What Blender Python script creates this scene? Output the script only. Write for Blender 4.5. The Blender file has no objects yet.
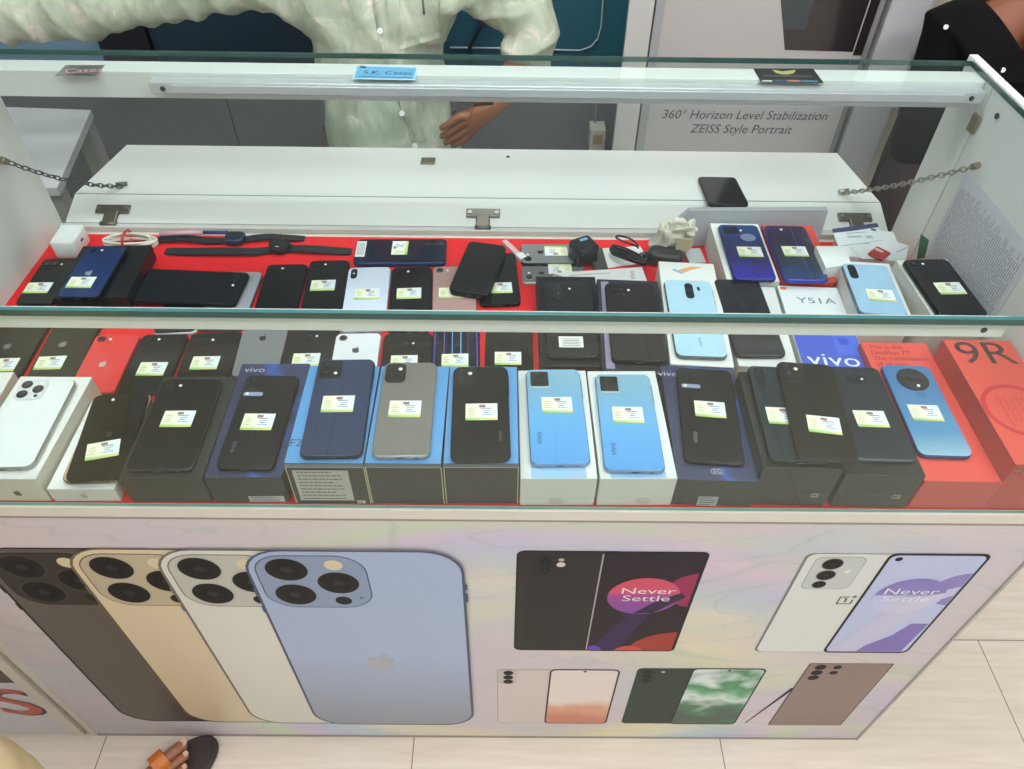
import bpy, bmesh, math, random
from mathutils import Vector, Matrix
random.seed(7)
PI = math.pi
sc = bpy.context.scene
COL = sc.collection

# ------------------------------------------------------------------ camera (fitted to the counter's own edges)
CAM = Vector((0.0524, -0.531, 1.5352)); FPX = 748.49
YAW, PITCH, ROLL = 0.0105, 0.7985, 0.0168
cf = Vector((math.sin(YAW)*math.cos(PITCH), math.cos(YAW)*math.cos(PITCH), -math.sin(PITCH)))
r0 = Vector((math.cos(YAW), -math.sin(YAW), 0)); u0 = r0.cross(cf)
cr = math.cos(ROLL)*r0 + math.sin(ROLL)*u0
cu = -math.sin(ROLL)*r0 + math.cos(ROLL)*u0
def on(u, v, ax, val):
    """point of the plane (axis = val) that the photograph shows at pixel u, v"""
    d = cf + cr*((u-512)/FPX) - cu*((v-384.5)/FPX)
    return CAM + d*((val-CAM[ax])/d[ax])
cd = bpy.data.cameras.new('camera'); co = bpy.data.objects.new('camera', cd); COL.objects.link(co)
cd.sensor_width = 36; cd.lens = FPX/1024*36; cd.clip_start = 0.02; cd.clip_end = 60
co.matrix_world = Matrix(((cr.x, cu.x, -cf.x, CAM.x), (cr.y, cu.y, -cf.y, CAM.y), (cr.z, cu.z, -cf.z, CAM.z), (0, 0, 0, 1)))
sc.camera = co

# ------------------------------------------------------------------ materials
def lin(c):
    c = c/255
    return c/12.92 if c <= .04045 else ((c+.055)/1.055)**2.4
def rgb(c): return (lin(c[0]), lin(c[1]), lin(c[2]), 1)
_mats = {}
def new_mat(name):
    m = bpy.data.materials.new(name); m.use_nodes = True
    nt = m.node_tree; b = nt.nodes['Principled BSDF']
    return m, nt, b
def M(c, rough=.5, metal=0, var=.06, scale=30, coat=0, spec=.5, bump=0):
    """plain surface of one colour with faint wear"""
    key = (tuple(c), rough, metal, var, scale, coat, spec, bump)
    if key in _mats: return _mats[key]
    m, nt, b = new_mat('surface')
    N, L = nt.nodes, nt.links
    tc = N.new('ShaderNodeTexCoord'); nz = N.new('ShaderNodeTexNoise'); nz.inputs['Scale'].default_value = scale
    nz.inputs['Detail'].default_value = 4
    L.new(tc.outputs['Object'], nz.inputs['Vector'])
    mx = N.new('ShaderNodeMix'); mx.data_type = 'RGBA'
    base = rgb(c)
    mx.inputs[6].default_value = [min(1, x*(1-var)) for x in base[:3]]+[1]
    mx.inputs[7].default_value = [min(1, x*(1+var)) for x in base[:3]]+[1]
    L.new(nz.outputs['Fac'], mx.inputs[0]); L.new(mx.outputs[2], b.inputs['Base Color'])
    b.inputs['Roughness'].default_value = rough; b.inputs['Metallic'].default_value = metal
    b.inputs['Coat Weight'].default_value = coat; b.inputs['Coat Roughness'].default_value = .08
    b.inputs['Specular IOR Level'].default_value = spec
    if bump:
        bp = N.new('ShaderNodeBump'); bp.inputs['Strength'].default_value = bump; bp.inputs['Distance'].default_value = .002
        L.new(nz.outputs['Fac'], bp.inputs['Height']); L.new(bp.outputs[0], b.inputs['Normal'])
    _mats[key] = m
    return m
def ramp_mat(stops, axis=1, scale=1., off=0., rough=.35, coord='Object', metal=0, coat=0, noise=0, nscale=8):
    m, nt, b = new_mat('graded_surface'); N, L = nt.nodes, nt.links
    tc = N.new('ShaderNodeTexCoord'); sx = N.new('ShaderNodeSeparateXYZ'); L.new(tc.outputs[coord], sx.inputs[0])
    ma = N.new('ShaderNodeMath'); ma.operation = 'MULTIPLY_ADD'; ma.inputs[1].default_value = scale; ma.inputs[2].default_value = off
    L.new(sx.outputs[axis], ma.inputs[0]); src = ma.outputs[0]
    if noise:
        nz = N.new('ShaderNodeTexNoise'); nz.inputs['Scale'].default_value = nscale; L.new(tc.outputs[coord], nz.inputs['Vector'])
        m2 = N.new('ShaderNodeMath'); m2.operation = 'MULTIPLY_ADD'; m2.inputs[1].default_value = noise
        m3 = N.new('ShaderNodeMath'); m3.operation = 'SUBTRACT'; m3.inputs[1].default_value = .66
        L.new(nz.outputs['Fac'], m3.inputs[0]); L.new(m3.outputs[0], m2.inputs[0]); L.new(src, m2.inputs[2]); src = m2.outputs[0]
    cr_ = N.new('ShaderNodeValToRGB'); L.new(src, cr_.inputs[0]); e = cr_.color_ramp.elements
    while len(e) > 1: e.remove(e[0])
    e[0].position = stops[0][0]; e[0].color = rgb(stops[0][1])
    for p, c in stops[1:]:
        x = e.new(p); x.color = rgb(c)
    L.new(cr_.outputs[0], b.inputs['Base Color']); b.inputs['Roughness'].default_value = rough
    b.inputs['Metallic'].default_value = metal; b.inputs['Coat Weight'].default_value = coat
    return m
def glass_mat(tint=(246, 251, 249), refl=1.0):
    m = bpy.data.materials.new('clear_glass'); m.use_nodes = True; nt = m.node_tree; N, L = nt.nodes, nt.links
    N.clear(); out = N.new('ShaderNodeOutputMaterial')
    g = N.new('ShaderNodeNewGeometry'); dt = N.new('ShaderNodeVectorMath'); dt.operation = 'DOT_PRODUCT'
    L.new(g.outputs['Normal'], dt.inputs[0]); L.new(g.outputs['Incoming'], dt.inputs[1])
    ab = N.new('ShaderNodeMath'); ab.operation = 'ABSOLUTE'; L.new(dt.outputs['Value'], ab.inputs[0])
    om = N.new('ShaderNodeMath'); om.operation = 'SUBTRACT'; om.inputs[0].default_value = 1; L.new(ab.outputs[0], om.inputs[1])
    pw = N.new('ShaderNodeMath'); pw.operation = 'POWER'; pw.inputs[1].default_value = 5; L.new(om.outputs[0], pw.inputs[0])
    ml = N.new('ShaderNodeMath'); ml.operation = 'MULTIPLY_ADD'; ml.inputs[1].default_value = .96*refl; ml.inputs[2].default_value = .04*refl
    L.new(pw.outputs[0], ml.inputs[0])
    t = N.new('ShaderNodeBsdfTransparent'); t.inputs[0].default_value = rgb(tint)
    gl = N.new('ShaderNodeBsdfGlossy'); gl.inputs['Roughness'].default_value = .02; gl.inputs[0].default_value = (.95, 1, .98, 1)
    mx = N.new('ShaderNodeMixShader'); L.new(ml.outputs[0], mx.inputs[0]); L.new(t.outputs[0], mx.inputs[1]); L.new(gl.outputs[0], mx.inputs[2])
    L.new(mx.outputs[0], out.inputs[0]); return m
GLASS = glass_mat((248, 252, 251), .75)
def emit_mat(c, s):
    m, nt, b = new_mat('lamp'); b.inputs['Emission Color'].default_value = rgb(c); b.inputs['Emission Strength'].default_value = s; return m

# ------------------------------------------------------------------ mesh builder
class MB:
    def __init__(s): s.v = []; s.f = []; s.mi = []; s.sm = []; s.mats = []
    def m(s, mat):
        if mat not in s.mats: s.mats.append(mat)
        return s.mats.index(mat)
    def add(s, V, F, mat, smooth=False, X=None):
        n = len(s.v)
        for p in V:
            p = Vector(p); s.v.append(X @ p if X else p)
        i = s.m(mat)
        for f in F: s.f.append([n+k for k in f]); s.mi.append(i); s.sm.append(smooth)
    def rings(s, R, mat, smooth=True, cap0=True, cap1=True, close=True, X=None):
        n = len(R[0]); V = [p for r in R for p in r]; F = []
        for a in range(len(R)-1):
            for k in range(n if close else n-1):
                j = (k+1) % n; F.append((a*n+k, a*n+j, (a+1)*n+j, (a+1)*n+k))
        s.add(V, F, mat, smooth, X)
        b = len(s.v)-len(V); i = s.m(mat)
        if cap0: s.f.append([b+k for k in range(n)][::-1]); s.mi.append(i); s.sm.append(False)
        if cap1: s.f.append([b+(len(R)-1)*n+k for k in range(n)]); s.mi.append(i); s.sm.append(False)
    def box(s, a, b, mat, X=None, bev=0):
        x0, y0, z0 = a; x1, y1, z1 = b
        if bev:
            cx, cy = (x0+x1)/2, (y0+y1)/2
            T = Matrix.Translation((cx, cy, 0)); T = X @ T if X else T
            s.slab(x1-x0, y1-y0, z0, z1, bev, bev, mat, X=T, seg=2, smooth=False); return
        V = [(x0,y0,z0),(x1,y0,z0),(x1,y1,z0),(x0,y1,z0),(x0,y0,z1),(x1,y0,z1),(x1,y1,z1),(x0,y1,z1)]
        s.add(V, [(3,2,1,0),(4,5,6,7),(0,1,5,4),(1,2,6,5),(2,3,7,6),(3,0,4,7)], mat, False, X)
    def slab(s, w, l, z0, z1, r, e, mat, X=None, seg=5, smooth=True):
        """rounded-corner slab with softened edges"""
        R = []
        for z, i in ((z0, e), (z0+e*.35, e*.3), (z0+e, 0), (z1-e, 0), (z1-e*.35, e*.3), (z1, e)):
            R.append([(x, y, z) for x, y in rrect(w-2*i, l-2*i, max(r-i, .0003), seg)])
        s.rings(R, mat, smooth, X=X)
    def poly(s, pts, z, mat, X=None):
        s.add([(p[0], p[1], z) for p in pts], [list(range(len(pts)))], mat, False, X)
    def prism(s, pts, z0, z1, mat, X=None):
        s.rings([[(p[0], p[1], z0) for p in pts], [(p[0], p[1], z1) for p in pts]], mat, False, X=X)
    def cyl(s, c, r, z0, z1, mat, n=20, X=None, e=0):
        R = [circ(c, r-e, z0, n), circ(c, r, z0+e, n), circ(c, r, z1-e, n), circ(c, r-e, z1, n)] if e else [circ(c, r, z0, n), circ(c, r, z1, n)]
        s.rings(R, mat, bool(e) or n > 12, X=X)
    def tube(s, pts, r, mat, n=8, closed=False, X=None, caps=True):
        pts = [Vector(p) for p in pts]; R = []; N = len(pts); up = None
        for i, p in enumerate(pts):
            if closed: t = pts[(i+1) % N]-pts[i-1]
            else: t = pts[min(i+1, N-1)]-pts[max(i-1, 0)]
            t.normalize()
            if up is None: up = t.orthogonal().normalized()
            up = (up-t*up.dot(t)); up = up.normalized() if up.length > 1e-6 else t.orthogonal().normalized()
            b = t.cross(up); rr = r[i] if isinstance(r, (list, tuple)) else r
            R.append([p+(up*math.cos(2*PI*k/n)+b*math.sin(2*PI*k/n))*rr for k in range(n)])
        if closed: R.append(R[0]); s.rings(R, mat, True, False, False, X=X)
        else: s.rings(R, mat, True, caps, caps, X=X)
    def text(s, string, size, mat, z=0, X=None, align='CENTER', shear=0, w=1):
        V, F = text_geo(string, size, align, shear)
        s.add([(x*w, y, z) for x, y in V], F, mat, False, X)
    def build(s, name, parent=None, loc=None, rotz=0, mw=None):
        me = bpy.data.meshes.new(name); me.from_pydata([tuple(p) for p in s.v], [], s.f)
        for m in s.mats: me.materials.append(m)
        me.polygons.foreach_set('material_index', s.mi); me.polygons.foreach_set('use_smooth', s.sm); me.update()
        o = bpy.data.objects.new(name, me); COL.objects.link(o)
        if parent: o.parent = parent
        if loc is not None: o.location = loc
        if rotz: o.rotation_euler = (0, 0, rotz)
        if mw is not None: o.matrix_world = mw
        return o
def circ(c, r, z, n): return [(c[0]+r*math.cos(2*PI*k/n), c[1]+r*math.sin(2*PI*k/n), z) for k in range(n)]
def rrect(w, l, r, seg=5, cx=0, cy=0):
    r = min(r, w/2-1e-5, l/2-1e-5); P = []
    for sx, sy, a0 in ((1, 1, 0), (-1, 1, 90), (-1, -1, 180), (1, -1, 270)):
        for k in range(seg+1):
            a = math.radians(a0+90*k/seg)
            P.append((cx+sx*(w/2-r)+r*math.cos(a), cy+sy*(l/2-r)+r*math.sin(a)))
    return P
_txt = {}
def text_geo(string, size, align='CENTER', shear=0):
    k = (string, align, shear)
    if k not in _txt:
        cu_ = bpy.data.curves.new('lettering', 'FONT'); cu_.body = string; cu_.size = 1; cu_.align_x = align; cu_.align_y = 'CENTER'; cu_.shear = shear
        cu_.resolution_u = 3
        o = bpy.data.objects.new('lettering', cu_); COL.objects.link(o)
        dg = bpy.context.evaluated_depsgraph_get(); me = bpy.data.meshes.new_from_object(o.evaluated_get(dg))
        _txt[k] = ([(v.co.x, v.co.y) for v in me.vertices], [list(p.vertices) for p in me.polygons])
        bpy.data.objects.remove(o); bpy.data.curves.remove(cu_); bpy.data.meshes.remove(me)
    V, F = _txt[k]
    return [(x*size, y*size) for x, y in V], F
def thing(name, label, cat, loc=(0, 0, 0), rotz=0, group=None):
    o = bpy.data.objects.new(name, None); COL.objects.link(o); o.location = loc; o.rotation_euler = (0, 0, rotz); o.empty_display_size = .02
    return tag(o, label, cat, group)
def tag(o, label, cat, group=None):
    o['label'] = label; o['category'] = cat
    if group: o['group'] = group
    return o
def struct(o, label=None):
    o['kind'] = 'structure'
    if label: o['label'] = label
    return o

# apple-shaped mark, about 1 unit tall, and its leaf
def apple_geo():
    body = [(0,.28),(-.12,.33),(-.25,.33),(-.37,.25),(-.43,.1),(-.43,-.08),(-.37,-.27),(-.26,-.43),(-.17,-.49),(-.08,-.47),(0,-.44),(.08,-.47),(.17,-.49),(.26,-.43),(.36,-.28),(.40,-.18),(.31,-.11),(.27,0),(.29,.12),(.38,.2),(.28,.31),(.15,.33)]
    leaf = [(0,.36),(.02,.47),(.09,.56),(.2,.6),(.19,.49),(.12,.4)]
    return body, leaf
def apple(mb, x, y, z, s, mat, X=None, rot=0):
    c, d = math.cos(rot), math.sin(rot)
    for P in apple_geo(): mb.poly([(x+s*(c*p[0]-d*p[1]), y+s*(d*p[0]+c*p[1])) for p in P], z, mat, X)

# ------------------------------------------------------------------ colours used again and again
WHITE = M((226, 228, 224), .45, var=.02, scale=5)
LAMI = M((226, 229, 224), .35, var=.03, scale=6)
BLACKP = M((22, 22, 24), .3)
INK = M((40, 40, 42), .7)
LENSG = M((8, 8, 12), .08, coat=1)
RINGM = M((70, 70, 74), .25, .9)
FLASHM = M((250, 246, 230), .2)
STEEL = M((165, 160, 150), .3, .9)
BRASS = M((150, 140, 115), .4, .8)
ALU = M((205, 207, 210), .3, .3)

ZT = .7706                      # display deck
ZC = ZT+.0012                   # top of the red cloth
ZG = 1.0852                     # top of the glass
HW = .75

# ------------------------------------------------------------------ room
def wood_tile():
    m, nt, b = new_mat('pale_wood_look_tile'); N, L = nt.nodes, nt.links
    tc = N.new('ShaderNodeTexCoord'); mp = N.new('ShaderNodeMapping'); mp.inputs['Location'].default_value = (.122, .995, 0)
    L.new(tc.outputs['Object'], mp.inputs[0])
    bk = N.new('ShaderNodeTexBrick'); bk.offset = .98/2; bk.inputs['Scale'].default_value = 1; bk.inputs['Brick Width'].default_value = .6; bk.inputs['Row Height'].default_value = .6
    bk.inputs['Mortar Size'].default_value = .0011; bk.inputs['Mortar Smooth'].default_value = .1
    L.new(mp.outputs[0], bk.inputs[0])
    mp2 = N.new('ShaderNodeMapping'); mp2.inputs['Scale'].default_value = (1.2, 16, 1); L.new(tc.outputs['Object'], mp2.inputs[0])
    nz = N.new('ShaderNodeTexNoise'); nz.inputs['Scale'].default_value = 4; nz.inputs['Detail'].default_value = 6; nz.inputs['Roughness'].default_value = .6
    L.new(mp2.outputs[0], nz.inputs[0])
    cr_ = N.new('ShaderNodeValToRGB'); e = cr_.color_ramp.elements
    e[0].position = .3; e[0].color = rgb((209, 197, 180)); e[1].position = .72; e[1].color = rgb((224, 214, 200))
    L.new(nz.outputs[0], cr_.inputs[0])
    mx = N.new('ShaderNodeMix'); mx.data_type = 'RGBA'; mx.inputs[7].default_value = rgb((120, 108, 95))
    L.new(bk.outputs['Fac'], mx.inputs[0]); L.new(cr_.outputs[0], mx.inputs[6]); L.new(mx.outputs[2], b.inputs['Base Color'])
    b.inputs['Roughness'].default_value = .32
    return m
f = MB(); f.box((-3.2, -3.4, -.05), (3.2, 1.9, 0), wood_tile()); struct(f.build('floor'))
f = MB(); f.box((-3.2, 1.7, 0), (3.2, 1.78, 2.8), M((112, 114, 116), .6, var=.03, scale=3)); struct(f.build('wall_back'))
f = MB(); f.box((-3.2, -3.4, 2.8), (3.2, 1.9, 2.86), M((232, 232, 228), .8, var=.02)); struct(f.build('ceiling'))
f = MB(); f.box((-3.28, -3.4, 0), (-3.2, 1.9, 2.8), M((215, 212, 205), .7, var=.03, scale=3)); struct(f.build('wall_left'))
f = MB(); f.box((3.2, -3.4, 0), (3.28, 1.9, 2.8), M((222, 222, 216), .7, var=.03, scale=3)); struct(f.build('wall_right'))
# teal laminate panel behind the seated man, the grey dado below it, pale column, white column
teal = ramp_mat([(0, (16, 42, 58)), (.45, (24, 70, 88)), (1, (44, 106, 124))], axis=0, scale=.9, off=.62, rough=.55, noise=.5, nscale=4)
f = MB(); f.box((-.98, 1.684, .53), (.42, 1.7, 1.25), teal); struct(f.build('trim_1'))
f = MB()
gp = M((112, 116, 118), .5, var=.08, scale=4)
xs = [-2.0, -.81, .42]
for a, b_ in zip(xs, xs[1:]): f.box((a+.002, 1.686, 0), (b_-.002, 1.7, .53), gp)
struct(f.build('trim_2'))
f = MB(); f.box((-2.0, 1.684, .53), (-1.13, 1.7, 1.25), M((108, 142, 165), .5)); struct(f.build('trim_3'))
f = MB(); f.box((-1.13, 1.67, .53), (-.985, 1.7, 1.25), M((20, 26, 34), .4)); struct(f.build('trim_4'))
pl = on(630, 0, 1, 1.45).x; pr = on(655, 0, 1, 1.45).x
f = MB(); f.box((pl, 1.45, 0), (pr, 1.47, 1.5), M((208, 206, 203), .5, var=.03)); struct(f.build('trim_5'))
xr0 = on(893, 0, 1, 1.45).x; xr1 = on(934, 0, 1, 1.45).x
f = MB(); f.box((xr0, 1.45, 0), (xr1, 1.7, 1.5), M((206, 208, 212), .5, var=.04, scale=8)); struct(f.build('trim_6'))
f = MB(); f.box((xr1, 1.52, 0), (2.3, 1.7, 1.4), M((222, 218, 206), .6, var=.03)); struct(f.build('trim_7'))

# ceiling lamps, and an added fill panel at the rear
def panel(x, y, w, l, e, label):
    r = thing('ceiling_light', label, 'light', (x, y, 2.8), group='ceiling light panels')
    b = MB(); b.box((-w/2-.02, -l/2-.02, -.03), (w/2+.02, l/2+.02, 0), WHITE); b.build('frame', r)
    d = MB(); d.box((-w/2, -l/2, -.036), (w/2, l/2, -.0302), emit_mat((252, 253, 255), e)); d.build('diffuser', r)
    return r
panel(-.5, -1.25, 1.3, .5, 7, 'long white ceiling light panel above the customer side, left')
panel(1.3, -1.0, 1.3, .5, 12, 'long white ceiling light panel above the customer side, right')
panel(-.75, .04, 1.3, .16, 17, 'slim white ceiling light panel above the counter, left')
panel(.75, .04, 1.3, .16, 15, 'slim white ceiling light panel above the counter, right')

panel(.1, 1.05, 1.6, .25, 10, 'added fill light panel, out of view, brightening the staff side behind the counter')  # extra lamp, added to brighten the flap and the rear of the scene

# ------------------------------------------------------------------ display counter
counter = thing('display_counter', 'white phone display counter with glass top and printed front panel', 'counter')
FP = -.0015                      # plane of the printed sheet
def fp(u, v): p = on(u, v, 1, FP); return (p.x, p.z)
cab = MB()
cab.box((-HW, .004, .0), (HW, .585, ZT-.019), WHITE)
cab.build('cabinet', counter)
dk = MB(); dk.box((-HW, -.003, ZT-.0185), (HW, .5935, ZT), M((214, 208, 196), .5, var=.05)); dk.build('deck', counter)
for s, nm in ((-1, 'side_panel'), (1, 'side_panel')):
    b = MB(); x0, x1 = sorted((s*.7372, s*HW))
    b.box((x0, .007, ZT+.0002), (x1, .51 if s > 0 else .60, ZG+.003), LAMI, bev=.001)
    if s > 0: b.box((x0, .5125, ZT+.0002), (x1, .60, ZG+.003), LAMI, bev=.001)
    if s > 0:
        b.box((x0+.004, .509, ZT+.0002), (x1-.004, .513, ZG), M((120, 98, 70), .7))
    b.build(nm, counter)
# front printed sheet
def sheet_mat():
    m, nt, b = new_mat('printed_vinyl_sheet'); N, L = nt.nodes, nt.links
    tc = N.new('ShaderNodeTexCoord'); mp = N.new('ShaderNodeMapping'); mp.inputs['Rotation'].default_value = (0, .5, 0); mp.inputs['Scale'].default_value = (1.1, 1, 3.4)
    L.new(tc.outputs['Object'], mp.inputs[0])
    def noise(scale, loc, det=2, dist=0.):
        q = N.new('ShaderNodeMapping'); q.inputs['Location'].default_value = loc; L.new(mp.outputs[0], q.inputs[0])
        z = N.new('ShaderNodeTexNoise'); z.inputs['Scale'].default_value = scale; z.inputs['Detail'].default_value = det; z.inputs['Distortion'].default_value = dist
        L.new(q.outputs[0], z.inputs[0]); return z.outputs[0]
    def ramp(src, stops):
        r_ = N.new('ShaderNodeValToRGB'); e = r_.color_ramp.elements
        while len(e) > 1: e.remove(e[0])
        e[0].position, e[0].color = stops[0][0], (stops[0][1],)*3+(1,)
        for p, c in stops[1:]:
            x = e.new(p); x.color = (c, c, c, 1)
        L.new(src, r_.inputs[0]); return r_.outputs[0]
    cur = None
    base = rgb((204, 194, 197))
    layers = [((196, 186, 208), 1.6, (0, 0, 0), .48, .72), ((226, 216, 176), 1.9, (4, 2, 1), .54, .74), ((180, 206, 204), 1.8, (9, 3, 5), .54, .74), ((186, 204, 168), 2.2, (2, 8, 7), .58, .76), ((222, 190, 202), 2.4, (7, 1, 3), .6, .78)]
    for c, s_, loc, a, b_ in layers:
        fac = ramp(noise(s_, loc, 2, .6), [(a, 0), (b_, .75)])
        mx = N.new('ShaderNodeMix'); mx.data_type = 'RGBA'; L.new(fac, mx.inputs[0])
        if cur is None: mx.inputs[6].default_value = base
        else: L.new(cur, mx.inputs[6])
        mx.inputs[7].default_value = rgb(c); cur = mx.outputs[2]
    sx = N.new('ShaderNodeSeparateXYZ'); L.new(tc.outputs['Object'], sx.inputs[0])
    def mth(op, a, b_=None, c_=None):
        q = N.new('ShaderNodeMath'); q.operation = op
        for i, x in enumerate((a, b_, c_)):
            if x is None: continue
            if isinstance(x, (int, float)): q.inputs[i].default_value = x
            else: L.new(x, q.inputs[i])
        return q.outputs[0]
    dx_ = mth('SUBTRACT', sx.outputs[0], .10); dz_ = mth('MULTIPLY_ADD', sx.outputs[2], 1.15, -.30)
    rad = mth('SQRT', mth('ADD', mth('MULTIPLY', dx_, dx_), mth('MULTIPLY', dz_, dz_)))
    wob = mth('MULTIPLY_ADD', noise(1.4, (5, 5, 5), 2), .16, -.08); rad = mth('ADD', rad, wob)
    r_ = N.new('ShaderNodeValToRGB'); e = r_.color_ramp.elements
    e[0].position = .24; e[0].color = base; e[1].position = .31; e[1].color = rgb((226, 220, 170))
    for p, c in ((.37, (222, 218, 196)), (.42, (178, 206, 208)), (.47, (184, 190, 216)), (.52, (206, 190, 214)), (.56, (196, 212, 176)), (.62, (204, 194, 197))): e.new(p).color = rgb(c)
    L.new(rad, r_.inputs[0])
    fac = ramp(noise(1.3, (1, 4, 2), 2, .4), [(.36, .15), (.6, .85)])
    mx = N.new('ShaderNodeMix'); mx.data_type = 'RGBA'; L.new(fac, mx.inputs[0]); L.new(cur, mx.inputs[6]); L.new(r_.outputs[0], mx.inputs[7]); cur = mx.outputs[2]
    # thin pencil-like swirls
    fac = ramp(noise(1.7, (3, 6, 2), 1, 2.5), [(.485, 0), (.5, .35), (.515, 0)])
    mx = N.new('ShaderNodeMix'); mx.data_type = 'RGBA'; L.new(fac, mx.inputs[0]); L.new(cur, mx.inputs[6]); mx.inputs[7].default_value = rgb((160, 180, 176)); cur = mx.outputs[2]
    L.new(cur, b.inputs['Base Color']); b.inputs['Roughness'].default_value = .5; b.inputs['Specular IOR Level'].default_value = .3
    return m
fpn = MB(); fpn.box((-HW+.012, FP, .004), (HW-.004, .004, ZT-.0235), sheet_mat())
front = fpn.build('front_panel', counter); front['label'] = 'front panel printed with phone advertisements on a pastel ground'
fr = MB()
fr.box((-HW, -.004, 0), (-HW+.012, .004, ZT-.019), M((205, 198, 186), .5)); fr.box((HW-.004, -.004, 0), (HW, .004, ZT-.019), M((172, 168, 160), .5))
fr.box((-HW+.012, -.003, 0), (HW-.004, .004, .006), M((150, 140, 130), .6)); fr.box((-HW+.012, -.0025, ZT-.0235), (HW-.004, .004, ZT-.019), M((150, 140, 130), .6))
fr.build('edge_trim', counter)

# printed pictures on the sheet (vertical sheet: x right, y up -> world x, z)
XF = Matrix(((1, 0, 0, 0), (0, 0, -1, FP), (0, 1, 0, 0), (0, 0, 0, 1)))
def prect(x0, x1, z0, z1, r, seg=6): return rrect(x1-x0, z1-z0, r, seg, (x0+x1)/2, (z0+z1)/2)
def P_(c, r=.55):
    c = tuple(int(x*(.72 if max(c) < 110 else .95)) for x in c)
    return M(c, r, var=.03, scale=12, spec=.3)
def ellipse(cx, cy, rx, ry, n=28): return [(cx+rx*math.cos(2*PI*k/n), cy+ry*math.sin(2*PI*k/n)) for k in range(n)]
LAY = .00012
def plens(mb, cx, cy, r, k, ring=(60, 55, 50)):
    for i, (s_, c) in enumerate(((1, ring), (.9, (28, 25, 25)), (.62, (14, 13, 14)), (.25, (60, 56, 70)))):
        mb.poly(ellipse(cx, cy, r*s_, r*s_), k+LAY*(i+1), P_(c), XF)
def big_phone(tlu, bru, col, edge, low, label, lev, mark=False):
    x0, z1 = fp(tlu, 547); z0 = fp(500, 723)[1]; x1 = x0+bru
    w = x1-x0; b = MB(); k = LAY*lev
    g = ramp_mat([(0, low), (.5, col), (1, col)], axis=2, scale=1/(z1-z0), off=-z0/(z1-z0), rough=.3)
    b.poly(prect(x0, x1, z0, z1, .055), k, P_(edge), XF)
    b.poly(prect(x0+.004, x1-.004, z0+.004, z1-.003, .052), k+LAY, g, XF)
    # camera square
    cw = w*.50; cx0 = x0+.014; cz1 = z1-.014; cz0 = cz1-cw*.93
    b.poly(prect(cx0-.002, cx0+cw+.002, cz0-.002, cz1+.002, .042), k+2*LAY, P_(edge), XF)
    b.poly(prect(cx0, cx0+cw, cz0, cz1, .04), k+3*LAY, P_([int(c*.93) for c in col]), XF)
    rr = cw*.215
    for fx, fy in ((.28, .75), (.28, .26), (.72, .5)):
        plens(b, cx0+cw*fx, cz0+(cz1-cz0)*fy, rr, k+3*LAY, tuple(min(255, int(c*.75+30)) for c in col))
    b.poly(ellipse(cx0+cw*.72, cz0+(cz1-cz0)*.84, cw*.085, cw*.085), k+4*LAY, P_((226, 210, 176)), XF)
    b.poly(ellipse(cx0+cw*.72, cz0+(cz1-cz0)*.14, cw*.08, cw*.08), k+4*LAY, P_((34, 30, 30)), XF)
    b.poly(ellipse(cx0+cw*.9, cz0+(cz1-cz0)*.2, cw*.015, cw*.015), k+4*LAY, P_((60, 55, 50)), XF)
    if mark: apple(b, x0+w*.515, z0+(z1-z0)*.445, k+3*LAY, .056, P_((176, 178, 188), .2), XF)
    # side keys
    b.poly(prect(x1-.001, x1+.003, z1-.135, z1-.11, .001, 2), k+LAY, P_(edge), XF); b.poly(prect(x1-.001, x1+.003, z1-.10, z1-.085, .001, 2), k+LAY, P_(edge), XF)
    for a in (.10, .15): b.poly(prect(x0-.002, x0+.001, z1-a-.02, z1-a, .0008, 2), k+LAY, P_(edge), XF)
    o = b.build('printed_phone', front); o['label'] = label
W4 = fp(463, 547)[0]-fp(237, 547)[0]
big_phone(-37, W4, (84, 77, 70), (50, 46, 42), (72, 65, 60), 'printed graphite phone back, first of the row of four', 2)
big_phone(56, W4, (216, 198, 168), (120, 105, 80), (208, 188, 156), 'printed gold phone back, second of the row of four', 13)
big_phone(147, W4, (214, 212, 202), (120, 118, 110), (204, 202, 188), 'printed silver phone back, third of the row of four', 24)
big_phone(237, W4, (160, 176, 206), (84, 92, 112), (132, 138, 148), 'printed pale blue phone back with fruit mark, last of the row of four', 35, True)
# dark pair
def px_rect(u0, v0, u1, v1):
    a = fp(u0, v0); b = fp(u1, v1); return a[0], b[0], b[1], a[1]
def clip_circle(cx, cy, r, x0, x1, z0, z1, a0=0, a1=2*PI, n=48):
    return [(min(max(cx+r*math.cos(a0+(a1-a0)*k/n), x0), x1), min(max(cy+r*math.sin(a0+(a1-a0)*k/n), z0), z1)) for k in range(n)]
b = MB(); x0, z1 = fp(519, 551); xm = fp(603, 553)[0]; x1 = fp(708, 553)[0]; z0 = fp(600, 650)[1]
b.poly(prect(x0-.003, xm+.03, z0-.002, z1+.002, .012), LAY*2, P_((30, 27, 26)), XF)
b.poly(prect(x0, xm+.03, z0, z1, .012), LAY*3, P_((62, 56, 52)), XF)
b.poly(prect(x0+.012, xm+.028, z0+.001, z1-.001, .008), LAY*4, P_((55, 50, 47)), XF)
b.poly(prect(x0+.02, x0+.068, z1-.062, z1-.010, .012), LAY*5, P_((48, 44, 41)), XF)
for fx, fz, r_ in ((.036, -.024, .010), (.036, -.047, .010)): plens(b, x0+fx, z1+fz, r_, LAY*6, (70, 64, 60))
b.poly(ellipse(x0+.057, z1-.02, .004, .004), LAY*7, P_((190, 175, 160)), XF); b.poly(ellipse(x0+.057, z1-.032, .006, .006), LAY*7, P_((225, 215, 200)), XF)
b.poly(prect(xm, x1+.003, z0-.002, z1+.002, .01), LAY*6, P_((28, 24, 26)), XF)
b.poly(prect(xm+.002, x1, z0, z1, .01), LAY*7, P_((50, 34, 46)), XF)
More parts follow.
